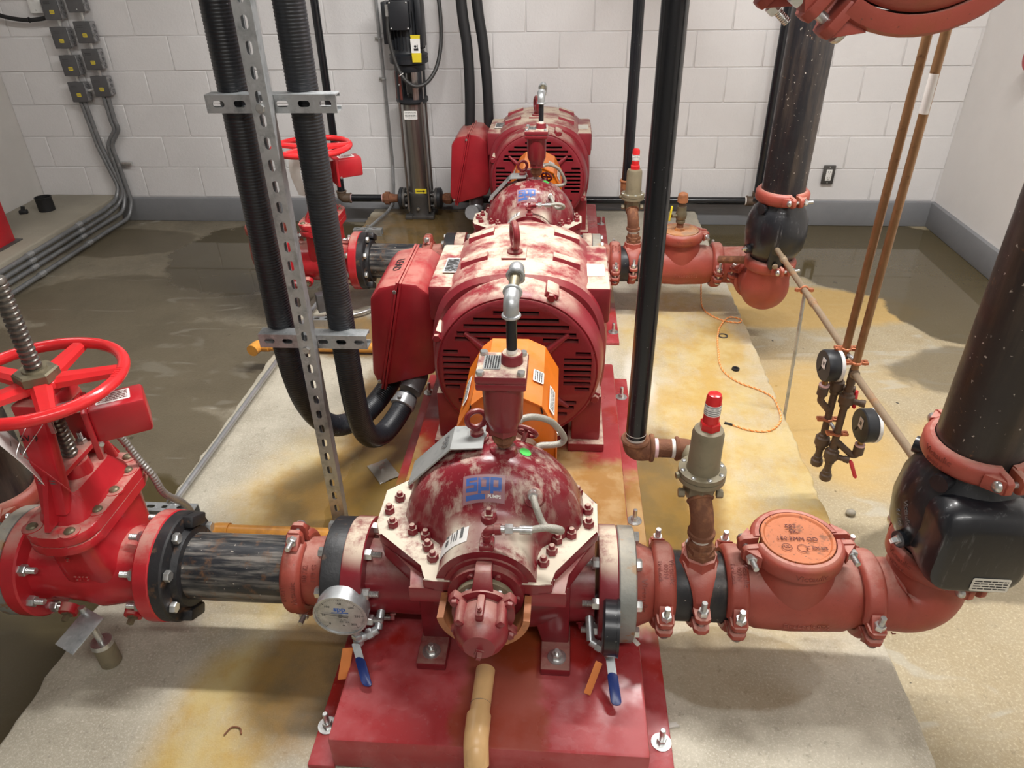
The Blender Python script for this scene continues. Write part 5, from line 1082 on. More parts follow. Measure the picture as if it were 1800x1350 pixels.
# two copper drops with gauges and drain cocks
def drop(x, y, zb, zc, vz, gc, ga, r, lev, label):
    """zb bottom, zc upper clamp height, vz cock heights, gc gauge centre, ga height where the gauge arm joins"""
    t = thing('copper_drop', label, 'pipe', (x, y, zb), 'copper gauge drops'); bm = BM(); cyl(bm, (x, y, zc - .03), (x, y, 3.05), .0112, seg=18); part('riser', bm, 'copper', t)
    bm = BM(); cyl(bm, (x, y, zb + .02), (x, y, zc - .025), .0108, seg=16)
    lathe(bm, (x, y, zc - .075), Z_, [(0, .0108), (.003, .0128), (.05, .0128), (.053, .0108)], 14)
    for z in vz: lathe(bm, (x, y, z - .03), Z_, [(0, .0108), (.004, .015), (.016, .016), (.02, .022), (.046, .022), (.05, .016), (.056, .015), (.06, .0108)], 14)
    lathe(bm, (x, y, zb), Z_, [(0, .016), (.004, .0185), (.02, .0185), (.024, .014), (.034, .014), (.036, .0108)], 12)
    for z in vz: cyl(bm, (x, y, z), (x + .04, y - .02, z), .009, seg=12); lathe(bm, Vector((x + .034, y - .017, z)), Vector((.9, -.4, 0)), [(0, .011), (.014, .012), (.016, .009)], 12)
    part('valve_string', bm, 'iron_brown', t)
    for z in (vz[:1] if x < .84 else vz[1:]):
        q = Vector((x + .05, y - .022, z)); bm = BM(); prism(bm, rrect(.014, .06, .006, 3), q + Vector(lev) * .03, Vector((.8, .5, 0)), lev, Vector((.003, -.006, 0)), .001); part('red_lever', bm, 'red_grip', t)
    split_ring(t, (x, y, zc), Z_, .0112); split_ring(t, (x, y, vz[1] + .085), Z_, .0108)
    gc = Vector(gc); st = gc - Z_ * (r + .075); bm = BM(); tube(bm, fillet([(x, y, ga), st, st + Z_ * .05], .012), .0102, 14); lathe(bm, st + Z_ * .018, Z_, [(0, .0105), (.004, .016), (.03, .016), (.034, .013)], 12); part('gauge_arm', bm, 'iron_brown', t)
    bm = BM(); lathe(bm, st + Z_ * .052, Z_, [(0, .0145), (.006, .0155)], 14); part('thread_tape', bm, 'tape_pink', t)
    bm = BM(); cyl(bm, st + Z_ * .055, gc - Z_ * (r - .008), .0085, seg=12); part('gauge_stem', bm, 'brass', t)
    n_ = Vector((-.99, -.10, 0)).normalized(); bm = BM(); lathe(bm, gc - n_ * .018, n_, [(0, r * .94), (.003, r * .98), (.032, r), (.036, r * .95), (.036, .0)], 40); gcase = part('gauge_case', bm, 'motor_black', t)
    bm = BM(); lathe(bm, gc - n_ * .018, -n_, [(0, r), (.010, r), (.011, r * .92)], 40); part('lens_ring', bm, 'gauge_white', t)
    f = gc + n_ * .018; u = Z_.cross(n_); bm = BM(); plate(bm, f + n_ * .001 + Z_ * r * .22 + u * .004, u, Z_, r * .46, r * .66, .0006, .002); q = part('white_sticker', bm, 'paper', gcase)
    bm = BM(); plate(bm, f + n_ * .0017 + Z_ * r * .22 + u * .004, u, Z_, r * .2, r * .24, .0004, .001); part('print', bm, 'ink_grey', q)
    bm = BM(); plate(bm, f + n_ * .001 - Z_ * r * .3 - u * .012, u, Vector((u.x * .4, u.y * .4, .9)), .004, r * .55, .0006, .001); part('slot', bm, 'dark_inside', gcase)
    return t
drop(.828, 1.915, .225, .654, (.525, .318), (.786, 1.90, .603), .43, .048, Vector((.05, -.1, -1)), 'left copper pipe with black gauge and drain cock hanging below')
drop(.854, 1.885, .190, .624, (.495, .286), (.925, 1.87, .413), .345, .053, Vector((.35, -.3, -.9)), 'right copper pipe with black gauge and red-levered cock hanging below')
for za, zb_, w in ((.640, .628, 'upper'), (.402, .372, 'lower')):
    bm = BM(); cyl(bm, (.828, 1.915, za), (.854, 1.885, zb_), .006, seg=10); solo('tie_rod', bm, 'galv', w + ' short galvanized tie rod between the two copper pipes', 'rod')
bm = BM(); cyl(bm, (.856, 1.885, .588), (.835, 1.385, .636), .0107, seg=14); torus(bm, (.855, 1.875, .589), Y_, .011, .004, 16, 8); solo('branch_pipe', bm, 'tan_pipe', 'thin tan branch pipe from the right copper pipe to the near check valve', 'pipe')
bm = BM(); pth = [(.854 + .0113 * math.cos(t), 1.885 + .0113 * math.sin(t)) for t in [math.radians(150 + 12 * k) for k in range(14)]]
g = [[bm.verts.new((a, b, z)) for z in (1.315, 1.405)] for a, b in pth]
for a, b in zip(g, g[1:]): bm.faces.new((a[0], b[0], b[1], a[1]))
lw = solo('pipe_label', bm, 'paper', 'white printed sticker wrapped on the right copper pipe', 'label')
# strut upright with two cross bars
def channel_bm(L, W=.041, t=.0028):
    """channel along local z, web at y=0 facing -y, lips at the back"""
    w = W / 2; pr = [(-w, 0), (w, 0), (w, W), (w - .0095, W), (w - .0095, W - .006), (w - t, W - .006), (w - t, t), (-w + t, t), (-w + t, W - .006), (-w + .0095, W - .006), (-w + .0095, W), (-w, W)]
    return pr
def channel(name, o, along, web_n, L, parent, slots=True, first=.025):
    """o: centre of web start; along: direction; web faces web_n"""
    al = Vector(along).normalized(); n = Vector(web_n).normalized(); side = n.cross(al).normalized(); bm = BM(); pr = channel_bm(L); o = Vector(o)
    loft(bm, [[o + side * a - n * b for a, b in pr], [o + side * a - n * b + al * L for a, b in pr]]); ob = part(name, bm, 'galv', parent)
    cb = BM(); d = first
    while d < L - .012:
        prism(cb, rrect(.0143, .0286, .0071, 5), o + al * d + n * .01, side, al, -n * .02); d += .0508
    boolcut(ob, cb); return ob
sx, sy = -.692, 1.683
sf = thing('strut_frame', 'galvanized slotted strut post with two cross bars standing left of the near motor', 'strut frame', (sx, sy, PADZ))
wn = Vector((.10, -.995, 0)); channel('upright', (sx, sy, PADZ), Z_, wn, 2.9, sf)
for z, L, dx in ((1.372, .31, .148), (.745, .305, .150)):
    channel('cross_bar', (sx - dx, sy + .045, z), X_, (0, -1, 0), L, sf, first=.03)
    bm = BM(); hexp(bm, (sx, sy + .002, z), -Y_, .011, .008, ph=.3); part('bar_bolt', bm, 'zinc', sf)
# hoses
def hose(name, path, r, label, group, ribs=True, mat='hose_black', pitch=.0078, amp=.0007, conn=True):
    t = thing(name, label, 'flexible conduit', Vector(path[-1]), group); P = resample(spline(path, 14), pitch / 4 if ribs else .02); bm = BM()
    tube(bm, P, (lambda L: r + amp * (1 if math.sin(2 * PI * L / pitch) > .3 else -1 if math.sin(2 * PI * L / pitch) < -.3 else 0)) if ribs else r, 20); part('jacket', bm, mat, t, sharp=1.4)
    if conn:
        q = Vector(path[-1]); d = (q - Vector(path[-2])).normalized(); bm = BM(); lathe(bm, q - d * .05, d, [(0, r * 1.03), (.003, r * 1.16), (.022, r * 1.16), (.028, r * 1.1), (.04, r * 1.1)], 28)
        ax, u, v = frame(d)
        for k in (0, 2): box(bm, q - d * .035 + (u if k else v) * r * 1.2, (.014, .014, .014), .003)
        part('connector', bm, 'conn_grey', t)
    return t
HZ = 3.05
h1 = hose('flexible_conduit', [(-.626, 1.79, HZ), (-.626, 1.79, 2.2), (-.625, 1.79, 1.4), (-.622, 1.79, .95), (-.622, 1.795, .66), (-.626, 1.82, .46), (-.622, 1.875, .325), (-.60, 1.965, .262), (-.565, 2.06, .275), (-.54, 2.13, .315)], .0365, 'right-hand thick black corrugated hose looping to the near motor box', 'black motor hoses')
h2 = hose('flexible_conduit', [(-.785, 1.79, HZ), (-.790, 1.79, 2.2), (-.794, 1.79, 1.4), (-.796, 1.79, .95), (-.798, 1.80, .66), (-.79, 1.85, .45), (-.755, 1.94, .31), (-.69, 2.07, .265), (-.63, 2.20, .30), (-.60, 2.27, .345)], .0365, 'left-hand thick black corrugated hose looping behind its twin to the near motor box', 'black motor hoses')
for q, d in (((-.532, 2.15, .325), Vector((.1, .5, .55))), ((-.592, 2.28, .352), Vector((.1, .4, .7)))):
    pass
bm = BM(); tube(bm, fillet([(-.535, 2.145, .32), (-.515, 2.20, .35), (-.515, 2.215, .40)], .03), .040, 24); k1 = part('box_elbow', bm, 'conn_grey', h1)
bm = BM(); tube(bm, fillet([(-.597, 2.275, .35), (-.56, 2.33, .37), (-.545, 2.34, .40)], .03), .040, 24); part('box_elbow', bm, 'conn_grey', h2)
b_ = []
f1 = hose('flexible_conduit', [(-.60, 4.42, HZ), (-.60, 4.42, 2.0), (-.588, 4.42, 1.4), (-.565, 4.42, 1.15), (-.562, 4.42, .9), (-.58, 4.42, .55), (-.585, 4.40, .40)], .030, 'left-hand smooth black hose dropping behind the far motor box', 'black motor hoses at the wall', False, 'hose_plain', conn=False)
f2 = hose('flexible_conduit', [(-.50, 4.46, HZ), (-.505, 4.46, 2.0), (-.51, 4.46, 1.45), (-.478, 4.46, 1.15), (-.462, 4.46, .9), (-.465, 4.46, .55), (-.48, 4.42, .40)], .030, 'right-hand smooth black hose dropping behind the far motor box', 'black motor hoses at the wall', False, 'hose_plain', conn=False)
# grey box elbow under far motor box
bm = BM(); tube(bm, fillet([(-.545, 4.13, .30), (-.53, 4.20, .27), (-.53, 4.26, .36)], .05), .042, 24); solo('conduit_elbow', bm, 'conn_grey', 'grey conduit elbow below the far motor box', 'conduit fitting')
# drains in peach plastic pipe
pd = thing('drain_pipe', 'peach plastic drain pipe running over the front edge of the near base plate', 'pipe', (-.165, .9, .12))
bm = BM(); tube(bm, fillet([(-.160, 1.075, .243), (-.163, .915, .244), (-.161, .868, .232), (-.16, .868, .12)], [0, .02, .03, 0]), .0225, 20); part('run', bm, 'peach_pipe', pd)
bm = BM(); tube(bm, fillet([(-.163, .958, .244), (-.163, .90, .244), (-.160, .868, .205)], .03), .027, 20); part('elbow', bm, 'peach_pipe', pd); bm = BM(); torus(bm, (-.162, .985, .2435), Y_, .0224, .0006, 24, 5); part('ink_ring', bm, 'ink_grey', pd)
for y, xa, xb, lab in ((1.612, -1.07, -.555, 'yellow-orange plastic pipe lying behind the near suction pipe'), (2.795, -1.37, -.60, 'yellow-orange plastic pipe on the pad behind the strut post')):
    t = thing('drain_pipe', lab, 'pipe', (xa, y, PADZ), 'orange drain pipes'); bm = BM(); cyl(bm, (xa, y, .128), (xb, y, .128), .0225, seg=20); part('run', bm, 'orange_pipe', t)
    bm = BM(); tube(bm, fillet([(xa + .05, y, .128), (xa, y, .128), (xa - .01, y - .05, .128)], .02), .027, 18); part('elbow', bm, 'orange_pipe', t)
# EMT along the pad, whip to the near switch
em = thing('conduit_run', 'thin galvanized conduit running along the left edge of the pad to the back wall', 'conduit', (-1.24, 1.7, PADZ)); bm = BM(); tube(bm, fillet([(-1.258, 1.66, .132), (-1.235, 2.6, .132), (-1.222, 4.33, .132), (-1.17, 4.60, .135), (-1.155, 4.735, .15), (-1.145, 4.755, .28), (-1.143, 4.785, .40), (-1.143, 4.785, 3.05)], [0, 0, .3, .3, .05, .08, .08, 0], 6), .0105, 14); part('tube', bm, 'emt', em)
for y, x in ((1.70, -1.257), (4.28, -1.222)):
    channel('strut_base', (x - .09, y, PADZ + .041), X_, (0, 0, 1), .18, em, first=.03); bm = BM(); torus(bm, (x, y + .02, .132 + .012), Y_, .012, .003, 16, 6, (0, PI)); part('strap', bm, 'zinc', em)
for z in (.93, 1.16): bm = BM(); box(bm, (-1.155, 4.80, z), (.045, .006, .016), .001); torus(bm, (-1.143, 4.785, z), Z_, .012, .003, 16, 6); part('strap', bm, 'zinc', em)
bm = BM(); bm_p = resample(spline([(-1.075, 1.345, .72), (-1.075, 1.375, .66), (-1.058, 1.385, .585), (-1.04, 1.39, .53), (-1.04, 1.41, .455), (-1.06, 1.50, .34), (-1.10, 1.58, .22), (-1.15, 1.62, .16)]), .0022)
tube(bm, bm_p, lambda L: .0085 + (.0012 if math.sin(2 * PI * L / .009) > 0 else -.0008), 12); wh = solo('flexible_whip', bm, 'flex_steel', 'thin spiral steel whip hanging from the near red switch box', 'flexible conduit', 'steel whips', sharp=1.3)
bm = BM(); tube(bm, spline([(-.90, 3.42, .22), (-.88, 3.36, .18), (-.90, 3.28, .13), (-.96, 3.17, .125), (-1.05, 3.12, .12), (-1.15, 3.1, .125)]), .009, 12); solo('flexible_whip', bm, 'flex_steel', 'thin grey whip curling on the pad below the far gate valve', 'flexible conduit', 'steel whips')
t = thing('small_strut_stand', 'small galvanized bracket with red sticker on the pad below the far gate valve', 'bracket', (-1.12, 3.05, PADZ)); channel('foot_channel', (-1.2, 3.05, PADZ + .041), X_, (0, 0, 1), .16, t); bm = BM(); box(bm, (-1.14, 3.09, .21), (.07, .05, .09), .004, Matrix.Rotation(.5, 3, 'Z')); part('junction_box', bm, 'box_grey', t); bm = BM(); cyl(bm, (-1.06, 3.12, PADZ), (-1.06, 3.12, .27), .02, seg=14); part('post', bm, 'galv', t)
# ---------------------------------------------------------------- second set
for root, lab in FAR:
    c = dup(root, UOFF, lab)
    for ch in list(c.children):
        for g in list(ch.children):
            if g.name.startswith('handwritten_word'): bpy.data.objects.remove(g)
    if root.name == 'tamper_switch': pass
t2 = coupling((-1.465 + UOFF.x, 1.375 + UOFF.y, .468), Z_, (.5, -1, 0), 'red grooved coupling at the foot of the far black riser behind the hoses'); pipe('suction_riser', (-1.465 + UOFF.x, 3.385, .47), (-1.465 + UOFF.x, 3.385, 2.95), R6, 'steel_pipe_dark', 'thick black riser of the far suction line behind the left-hand hose', 'pipe', 'black suction risers')

bm = BM(); g = []
for j in range(7):
    t_ = j / 6; c = Vector((-1.225 - .01 * math.sin(t_ * 4), 3.25 + .01 * t_, .845 - .175 * t_)); w = Vector((.03, -.012, 0)) * (1 - .25 * t_ * t_); g.append([c - w, c + w, c + w + Vector((0, .001, 0)), c - w + Vector((0, .001, 0))])
loft(bm, g); t = thing('paper_tag', 'long white paper tag hanging under the far handwheel', 'tag', (-1.22, 3.25, .67)); part('card', bm, 'cream_fab', t); bm = BM(); tube(bm, [(-1.225, 3.25, .843), (-1.2, 3.26, .885)], .001, 6); part('wire', bm, 'zinc', t)
# ---------------------------------------------------------------- jockey pump at the back wall
jx, jy = -.948, 4.655
jp = thing('jockey_pump', 'slim vertical stainless jockey pump with black motor at the back wall', 'pump', (jx, jy, PADZ))
bm = BM(); prism(bm, rrect(.17, .17, .03, 4), (jx, jy, PADZ), X_, Y_, (0, 0, .022), .004); lathe(bm, (jx, jy, PADZ + .02), Z_, [(0, .075), (.02, .07), (.05, .075), (.12, .078), (.145, .082), (.15, .08)], 36); cyl(bm, (jx - .12, jy, .215), (jx + .12, jy, .215), .03)
for a in (-1, 1):
    for b in (-1, 1): box(bm, (jx + a * .07, jy + b * .07, PADZ + .014), (.05, .05, .026), .006)
part('base_casting', bm, 'cast_dark', jp)
for s in (-1, 1):
    bm = BM(); lathe(bm, (jx + s * .098, jy, .215), X_ * s, [(0, .068), (.016, .068), (.018, .066)], 32); part('flange', bm, 'cast_dark', jp); bm = BM(); lathe(bm, (jx + s * .117, jy, .215), X_ * s, [(0, .07), (.018, .07), (.02, .066), (.03, .04)], 32); part('counter_flange', bm, 'motor_black', jp)
    for k in range(4): th = PI / 4 + PI / 2 * k; bolt(jp, (jx + s * .098, jy + .052 * math.cos(th), .215 + .052 * math.sin(th)), -X_ * s, .010, 'stud', 'zinc', 'flange_bolt')
bolt(jp, (jx - .005, jy - .078, .17), -Y_, .011, 'hex', 'zinc', 'drain_plug')
bm = BM(); cyl(bm, (jx, jy, .265), (jx, jy, .815), .072, seg=44); part('sleeve', bm, 'stainless', jp)
for k in range(4):
    th = PI / 4 + PI / 2 * k; bm = BM(); cyl(bm, (jx + .096 * math.cos(th), jy + .096 * math.sin(th), .15), (jx + .096 * math.cos(th), jy + .096 * math.sin(th), .83), .0075, seg=12); part('stay_bolt', bm, 'stainless', jp)
bm = BM(); lathe(bm, (jx, jy, .815), Z_, [(0, .088), (.012, .098), (.03, .098), (.032, .09)], 36); lathe(bm, (jx, jy, .995), Z_, [(0, .088), (.01, .094), (.04, .094), (.05, .115), (.075, .115)], 36)
for k in range(4): th = PI * .25 + PI / 2 * k; box(bm, (jx + .085 * math.cos(th), jy + .085 * math.sin(th), .92), (.028, .028, .16), .003, Matrix.Rotation(th, 3, 'Z'))
part('motor_stool', bm, 'motor_black', jp); bm = BM(); cyl(bm, (jx, jy, .83), (jx, jy, 1.0), .022); cyl(bm, (jx, jy, .87), (jx, jy, .92), .032, seg=8); part('shaft_coupling', bm, 'cast_dark', jp)
def arc_plate(a0, a1, r, z0, z1, mat, nm):
    bm = BM(); g = [[Vector((jx + r_ * math.cos(t), jy + r_ * math.sin(t), z)) for r_, z in ((r, z0), (r, z1), (r - .002, z1), (r - .002, z0))] for t in [math.radians(a0 + (a1 - a0) * k / 8) for k in range(9)]]; loft(bm, g); return part(nm, bm, mat, jp)
gl = arc_plate(205, 244, .097, .845, 1.0, 'raised_dark', 'guard_plate'); g2_ = arc_plate(285, 330, .097, .845, 1.0, 'stainless', 'guard_plate')
bolt(jp, (jx - .055, jy - .081, .93), Vector((-.5, -.8, 0)), .007, 'button', 'zinc', 'screw')
bm = BM(); lathe(bm, (jx, jy, 1.07), Z_, [(0, .112), (.02, .114), (.03, .095), (.05, .088), (.25, .088), (.30, .09), (.33, .085)], 36)
for k in range(26):
    th = 2 * PI * k / 26; d = Vector((math.cos(th), math.sin(th), 0)); box(bm, Vector((jx, jy, 1.22)) + d * .094, (.016, .003, .20), 0, Matrix.Rotation(th, 3, 'Z'))
part('motor', bm, 'motor_black', jp); bm = BM(); bx(bm, jx - .062, jx + .042, jy - .135, jy - .07, 1.235, 1.375, .006); tbx = part('motor_terminal_box', bm, 'motor_black', jp)
bx_ = BM(); bx(bx_, jx - .066, jx + .046, jy - .143, jy - .134, 1.231, 1.379, .003); lid_ = part('terminal_lid', bx_, 'motor_black', jp)
for a in (-.058, .038):
    for b in (1.24, 1.37): bolt(lid_, (jx + a, jy - .143, b), -Y_, .0055, 'button', 'zinc', 'screw')
bm = BM(); bx(bm, jx - .125, jx - .09, jy - .07, jy + .05, 1.15, 1.37, .005); part('side_box', bm, 'motor_black', jp); bm = BM(); bx(bm, jx + .07, jx + .105, jy - .08, jy + .05, 1.13, 1.39, .006); part('side_box', bm, 'motor_black', jp)
bm = BM(); plate(bm, (jx - .005, jy - .0735, .755), X_, Z_, .082, .05, .0015); q = part('data_label', bm, 'paper', jp); bm = BM(); lines(bm, (jx - .005, jy - .0755, .755), X_, Z_, .07, .04, 5, .003, .0, 2); part('print', bm, 'ink_grey', q)
bm = BM(); plate(bm, (jx + .02, jy - .0738, .285), X_, Z_, .072, .03, .0015, .001); q = part('flow_sticker', bm, 'yellow', jp); bm = BM(); prism(bm, [(-.03, -.003), (.012, -.003), (.012, -.008), (.03, 0), (.012, .008), (.012, .003), (-.03, .003)], (jx + .02, jy - .0756, .285), X_, Z_, (0, -.0004, 0)); part('arrow', bm, 'ink', q)
wt = thing('warning_tag', 'yellow and white warning tag hanging on the black jockey pump motor', 'tag', (jx + .065, jy - .125, 1.05)); o = Vector((jx + .068, jy - .128, 0))
for z0, z1, m_, nm in ((1.185, 1.205, 'yellow', 'header_strip'), (1.11, 1.185, 'paper', 'card'), (1.06, 1.11, 'yellow', 'folded_end')): bm = BM(); prism(bm, [(-.026, z0), (.026, z0), (.028, z1), (-.028, z1)], o + Vector((.002 if m_ == 'paper' else .004, 0, 0)), X_, Z_, (0, .001, 0)); part(nm, bm, m_, wt)
bm = BM(); cyl(bm, o + Vector((0, 0, 1.145)), o + Vector((0, -.0006, 1.145)), .007); box(bm, o + Vector((.004, -.0004, 1.128)), (.026, .0006, .012)); box(bm, o + Vector((.012, -.0004, 1.142)), (.005, .0006, .024)); part('pictogram', bm, 'ink', wt)
cb_ = thing('motor_cable', 'dark grey cable looping under the jockey pump motor and up the wall', 'cable', (jx, jy - .12, .93)); bm = BM(); tube(bm, spline([(jx - .078, jy - .11, 1.31), (jx - .082, jy - .12, 1.22), (jx - .07, jy - .125, 1.12), (jx - .045, jy - .13, 1.03), (jx - .005, jy - .135, .965), (jx + .055, jy - .13, .93), (jx + .12, jy - .1, .95), (jx + .175, jy - .05, 1.03), (jx + .20, jy, 1.16), (jx + .195, jy + .06, 1.3), (jx + .18, jy + .1, 1.45), (jx + .17, jy + .1, 1.8)]), .0115, 12); part('sheath', bm, 'cable_dark', cb_)
bm = BM(); torus(bm, (jx - .028, jy - .133, .995), Vector((.5, 0, -.8)), .014, .0025, 16, 6); part('cable_tie', bm, 'paper', cb_)
bm = BM(); cyl(bm, (jx - .078, jy - .11, 1.30), (jx - .078, jy - .108, 1.36), .014, seg=14); part('gland', bm, 'zinc', cb_)
# pipes to and from the jockey pump
jl = thing('jockey_suction_pipe', 'black vertical pipe with rusty elbow and union on the left of the jockey pump', 'pipe', (-1.47, jy, .18)); bm = BM(); cyl(bm, (-1.475, jy, .25), (-1.475, jy, 3.05), .0241, seg=24); part('riser', bm, 'black_gloss', jl)
bm = BM(); cyl(bm, (-1.43, jy, .215), (-1.185, jy, .215), .0241, seg=24); part('run', bm, 'black_gloss', jl); bm = BM(); tube(bm, fillet([(-1.475, jy, .262), (-1.475, jy, .215), (-1.415, jy, .215)], .03), .031, 20); torus(bm, (-1.475, jy, .26), Z_, .03, .005, 24, 8); torus(bm, (-1.417, jy, .215), X_, .03, .005, 24, 8); part('elbow', bm, 'iron_brown', jl)
bm = BM(); lathe(bm, (-1.20, jy, .215), X_, [(0, .03), (.015, .032), (.016, .042), (.045, .042), (.046, .033), (.06, .03), (.075, .026), (.12, .026)], 10); part('union', bm, 'rust', jl)
for x in (-1.415, -1.205, -1.142): bm = BM(); cyl(bm, (x, jy, .215), (x + .006, jy, .215), .0266, seg=20); part('thread_tape', bm, 'tape_pink', jl)
jr = thing('jockey_discharge_pipe', 'black pipe running low along the back wall and up its right end', 'pipe', (.2, 4.70, .15)); zr = .190; ye = 4.715
bm = BM(); tube(bm, fillet([(-.80, jy, .215), (-.70, jy, .215), (-.55, ye, zr), (1.18, ye, zr)], .05), .0241, 20); part('run', bm, 'black_gloss', jr); bm = BM(); cyl(bm, (1.235, ye, .23), (1.235, ye, 3.05), .0241, seg=24); part('riser', bm, 'black_gloss', jr)
bm = BM(); tube(bm, fillet([(1.17, ye, zr), (1.235, ye, zr), (1.235, ye, .25)], .03), .031, 20); torus(bm, (1.175, ye, zr), X_, .03, .005, 24, 8); part('elbow', bm, 'iron_brown', jr); bm = BM(); lathe(bm, (-.80, jy, .215), X_, [(0, .028), (.02, .038), (.05, .038), (.06, .028)], 8); part('union', bm, 'rust', jr)
bm = BM(); cyl(bm, (1.162, ye, zr), (1.17, ye, zr), .026, seg=20); part('thread_tape', bm, 'tape_white', jr)
# ---------------------------------------------------------------- wall boxes, conduits, outlet
BX = [(-3.135, 1.345, 'topmost left grey box, a black cable entering its side'), (-3.130, 1.185, 'second grey box from the top in the left column'), (-3.128, 1.025, 'third grey box from the top in the left column'), (-3.128, .868, 'lowest grey box of the left column, conduits leaving below'),
      (-2.975, 1.385, 'topmost right grey box with a blank dark cover'), (-2.970, 1.215, 'second grey box from the top in the right column'), (-2.970, 1.06, 'third grey box from the top in the right column'), (-2.965, .902, 'lowest grey box of the right column, conduits leaving below')]
for i, (x, z, lab) in enumerate(BX):
    t = thing('junction_box', lab + ' on the back wall', 'junction box', (x, WY - .03, z - .058), 'grey wall junction boxes'); y1 = WY - .024
    bm = BM(); bx(bm, x - .052, x + .052, y1 - .05, y1, z - .056, z + .056, .002); part('box', bm, 'box_bright', t)
    bm = BM(); bx(bm, x - .058, x + .046, y1 - .056, y1 - .049, z - .062, z + .06, .004); cv = part('cover', bm, 'box_grey', t)
    for k in range(3): bm = BM(); torus(bm, (x + .053, y1 - .025, z - .032 + k * .032), X_, .010, .0012, 14, 5); part('knockout', bm, 'box_grey', t)
    if i != 4:
        bm = BM(); plate(bm, (x - .002, y1 - .0562, z - .018), X_, Z_, .028, .022, .0006); q = part('yellow_sticker', bm, 'yellow', cv); bm = BM(); lines(bm, (x - .002, y1 - .0572, z - .018), X_, Z_, .022, .015, 3, .002, .0, i); part('print', bm, 'ink_grey', q)
        bm = BM(); lines(bm, (x - .02, y1 - .0564, z + .032), X_, Z_, .04, .02, 2, .0022, .0, i + 20); part('pen_marks', bm, 'ink', cv)
    else:
        bolt(cv, (x, y1 - .056, z - .045), -Y_, .004, 'button', 'zinc', 'screw')
for ni, (x, za, zb) in enumerate(((-3.131, 1.247, 1.288), (-3.127, 1.087, 1.128), (-3.127, .93, .968), (-2.972, 1.277, 1.328), (-2.97, 1.118, 1.158), (-2.968, .96, 1.003))):
    bm = BM(); cyl(bm, (x, WY - .048, za - .008), (x, WY - .048, zb + .008), .0095, seg=12); lathe(bm, (x, WY - .048, za), Z_, [(0, .013), (.008, .013)], 6); lathe(bm, (x, WY - .048, zb - .008), Z_, [(0, .013), (.008, .013)], 6); solo('box_nipple', bm, 'zinc', 'short bright conduit nipple, %s from the top in the %s column of wall boxes' % (('first', 'second', 'third')[ni % 3], ('left', 'right')[ni // 3]), 'conduit fitting', 'nipples between the wall boxes')
bm = BM(); cyl(bm, (-3.075, WY - .05, .87), (-3.018, WY - .05, .885), .0105, seg=12); solo('box_bridge', bm, 'zinc', 'short conduit bridging the two lowest wall boxes', 'conduit fitting')
cd = [((-3.150, .81), (-3.150, -3.165), .150, 0, 'first conduit from the wall, highest on the ledge edge'), ((-3.125, .81), (-3.118, -3.118), .112, 1, 'second conduit along the ledge edge'), ((-2.985, .845), (-3.065, -3.07), .072, 2, 'third conduit along the ledge edge'), ((-2.958, .845), (-3.03, -3.03), .030, 3, 'outermost conduit along the ledge edge, lying on the floor')]
for (x0, z0), (xm, xf), zf, k, lab in cd:
    yw = WY - .052; r = .0135
    if k < 2: P = [(x0, yw, z0), (x0 + .02, yw, .52), (xm + .05 + .03 * 1, yw - .005, zf + .1), (-3.085 + k * .002, yw - .05, zf + .02), (-3.0945 + k * .0, 4.55, zf), (-3.098, 1.3, zf)]
    else: P = [(x0, yw, z0), (x0, yw, .68), (x0 + .01, yw, .63), (x0 - .075, yw, .53), (x0 - .065, yw, .42), (-3.04 + (k - 2) * .035, yw - .005, zf + .12), (-3.05 + (k - 2) * .03, yw - .06, zf + .02), (-3.095 + (k - 2) * .03, 4.5, zf), (-3.098 + (k - 2) * .03, 1.3, zf)]
    bm = BM(); tube(bm, fillet(P, [0] + [.10] * (len(P) - 2) + [0], 6), r, 14); t = thing('grey_conduit', lab + ', left of the pumps', 'conduit', Vector(P[-1]), 'grey conduits by the ledge'); part('tube', bm, 'conduit_grey', t)
    for y in (3.75, 4.25): bm = BM(); lathe(bm, (P[-1][0], y, zf), Y_, [(0, r + .004), (.05, r + .004)], 14); part('coupling', bm, 'emt', t)
bm = BM(); box(bm, (-3.02, WY - .036, .405), (.17, .02, .018), .003); solo('conduit_rack', bm, 'zinc', 'small metal strap rail holding the conduits on the back wall', 'bracket')
bm = BM(); tube(bm, spline([(-3.66, WY - .06, 1.40), (-3.50, WY - .06, 1.315), (-3.36, WY - .055, 1.285), (-3.25, WY - .05, 1.287), (-3.185, WY - .05, 1.30)]), .0125, 12); torus(bm, (-3.315, WY - .055, 1.284), X_, .014, .003, 14, 6); solo('wall_cable', bm, 'rubber', 'black cable running along the wall into the top left box', 'cable')
t = thing('thermostat', 'small white wall plate above the black cable at the top left', 'wall plate', (-3.265, WY - .02, 1.325)); bm = BM(); bx(bm, -3.305, -3.225, WY - .035, WY - .02, 1.318, 1.44, .004); part('plate', bm, 'gauge_white', t); bm = BM(); bx(bm, -3.272, -3.258, WY - .04, WY - .034, 1.385, 1.41, .002); part('toggle', bm, 'paper', t); bolt(t, (-3.265, WY - .035, 1.335), -Y_, .004, 'button', 'zinc', 'screw')
ol = thing('wall_outlet', 'double power socket with steel plate low on the back wall at the right', 'power outlet', (1.683, WY - .02, .28)); xo, zo = 1.683, .338
bm = BM(); bx(bm, xo - .037, xo + .037, WY - .032, WY - .018, zo - .06, zo + .06, .004); part('cover_plate', bm, 'cast_dark', ol); bm = BM(); bx(bm, xo - .018, xo + .018, WY - .036, WY - .03, zo - .036, zo + .036, .003); fc = part('socket_face', bm, 'paper', ol)
bm = BM()
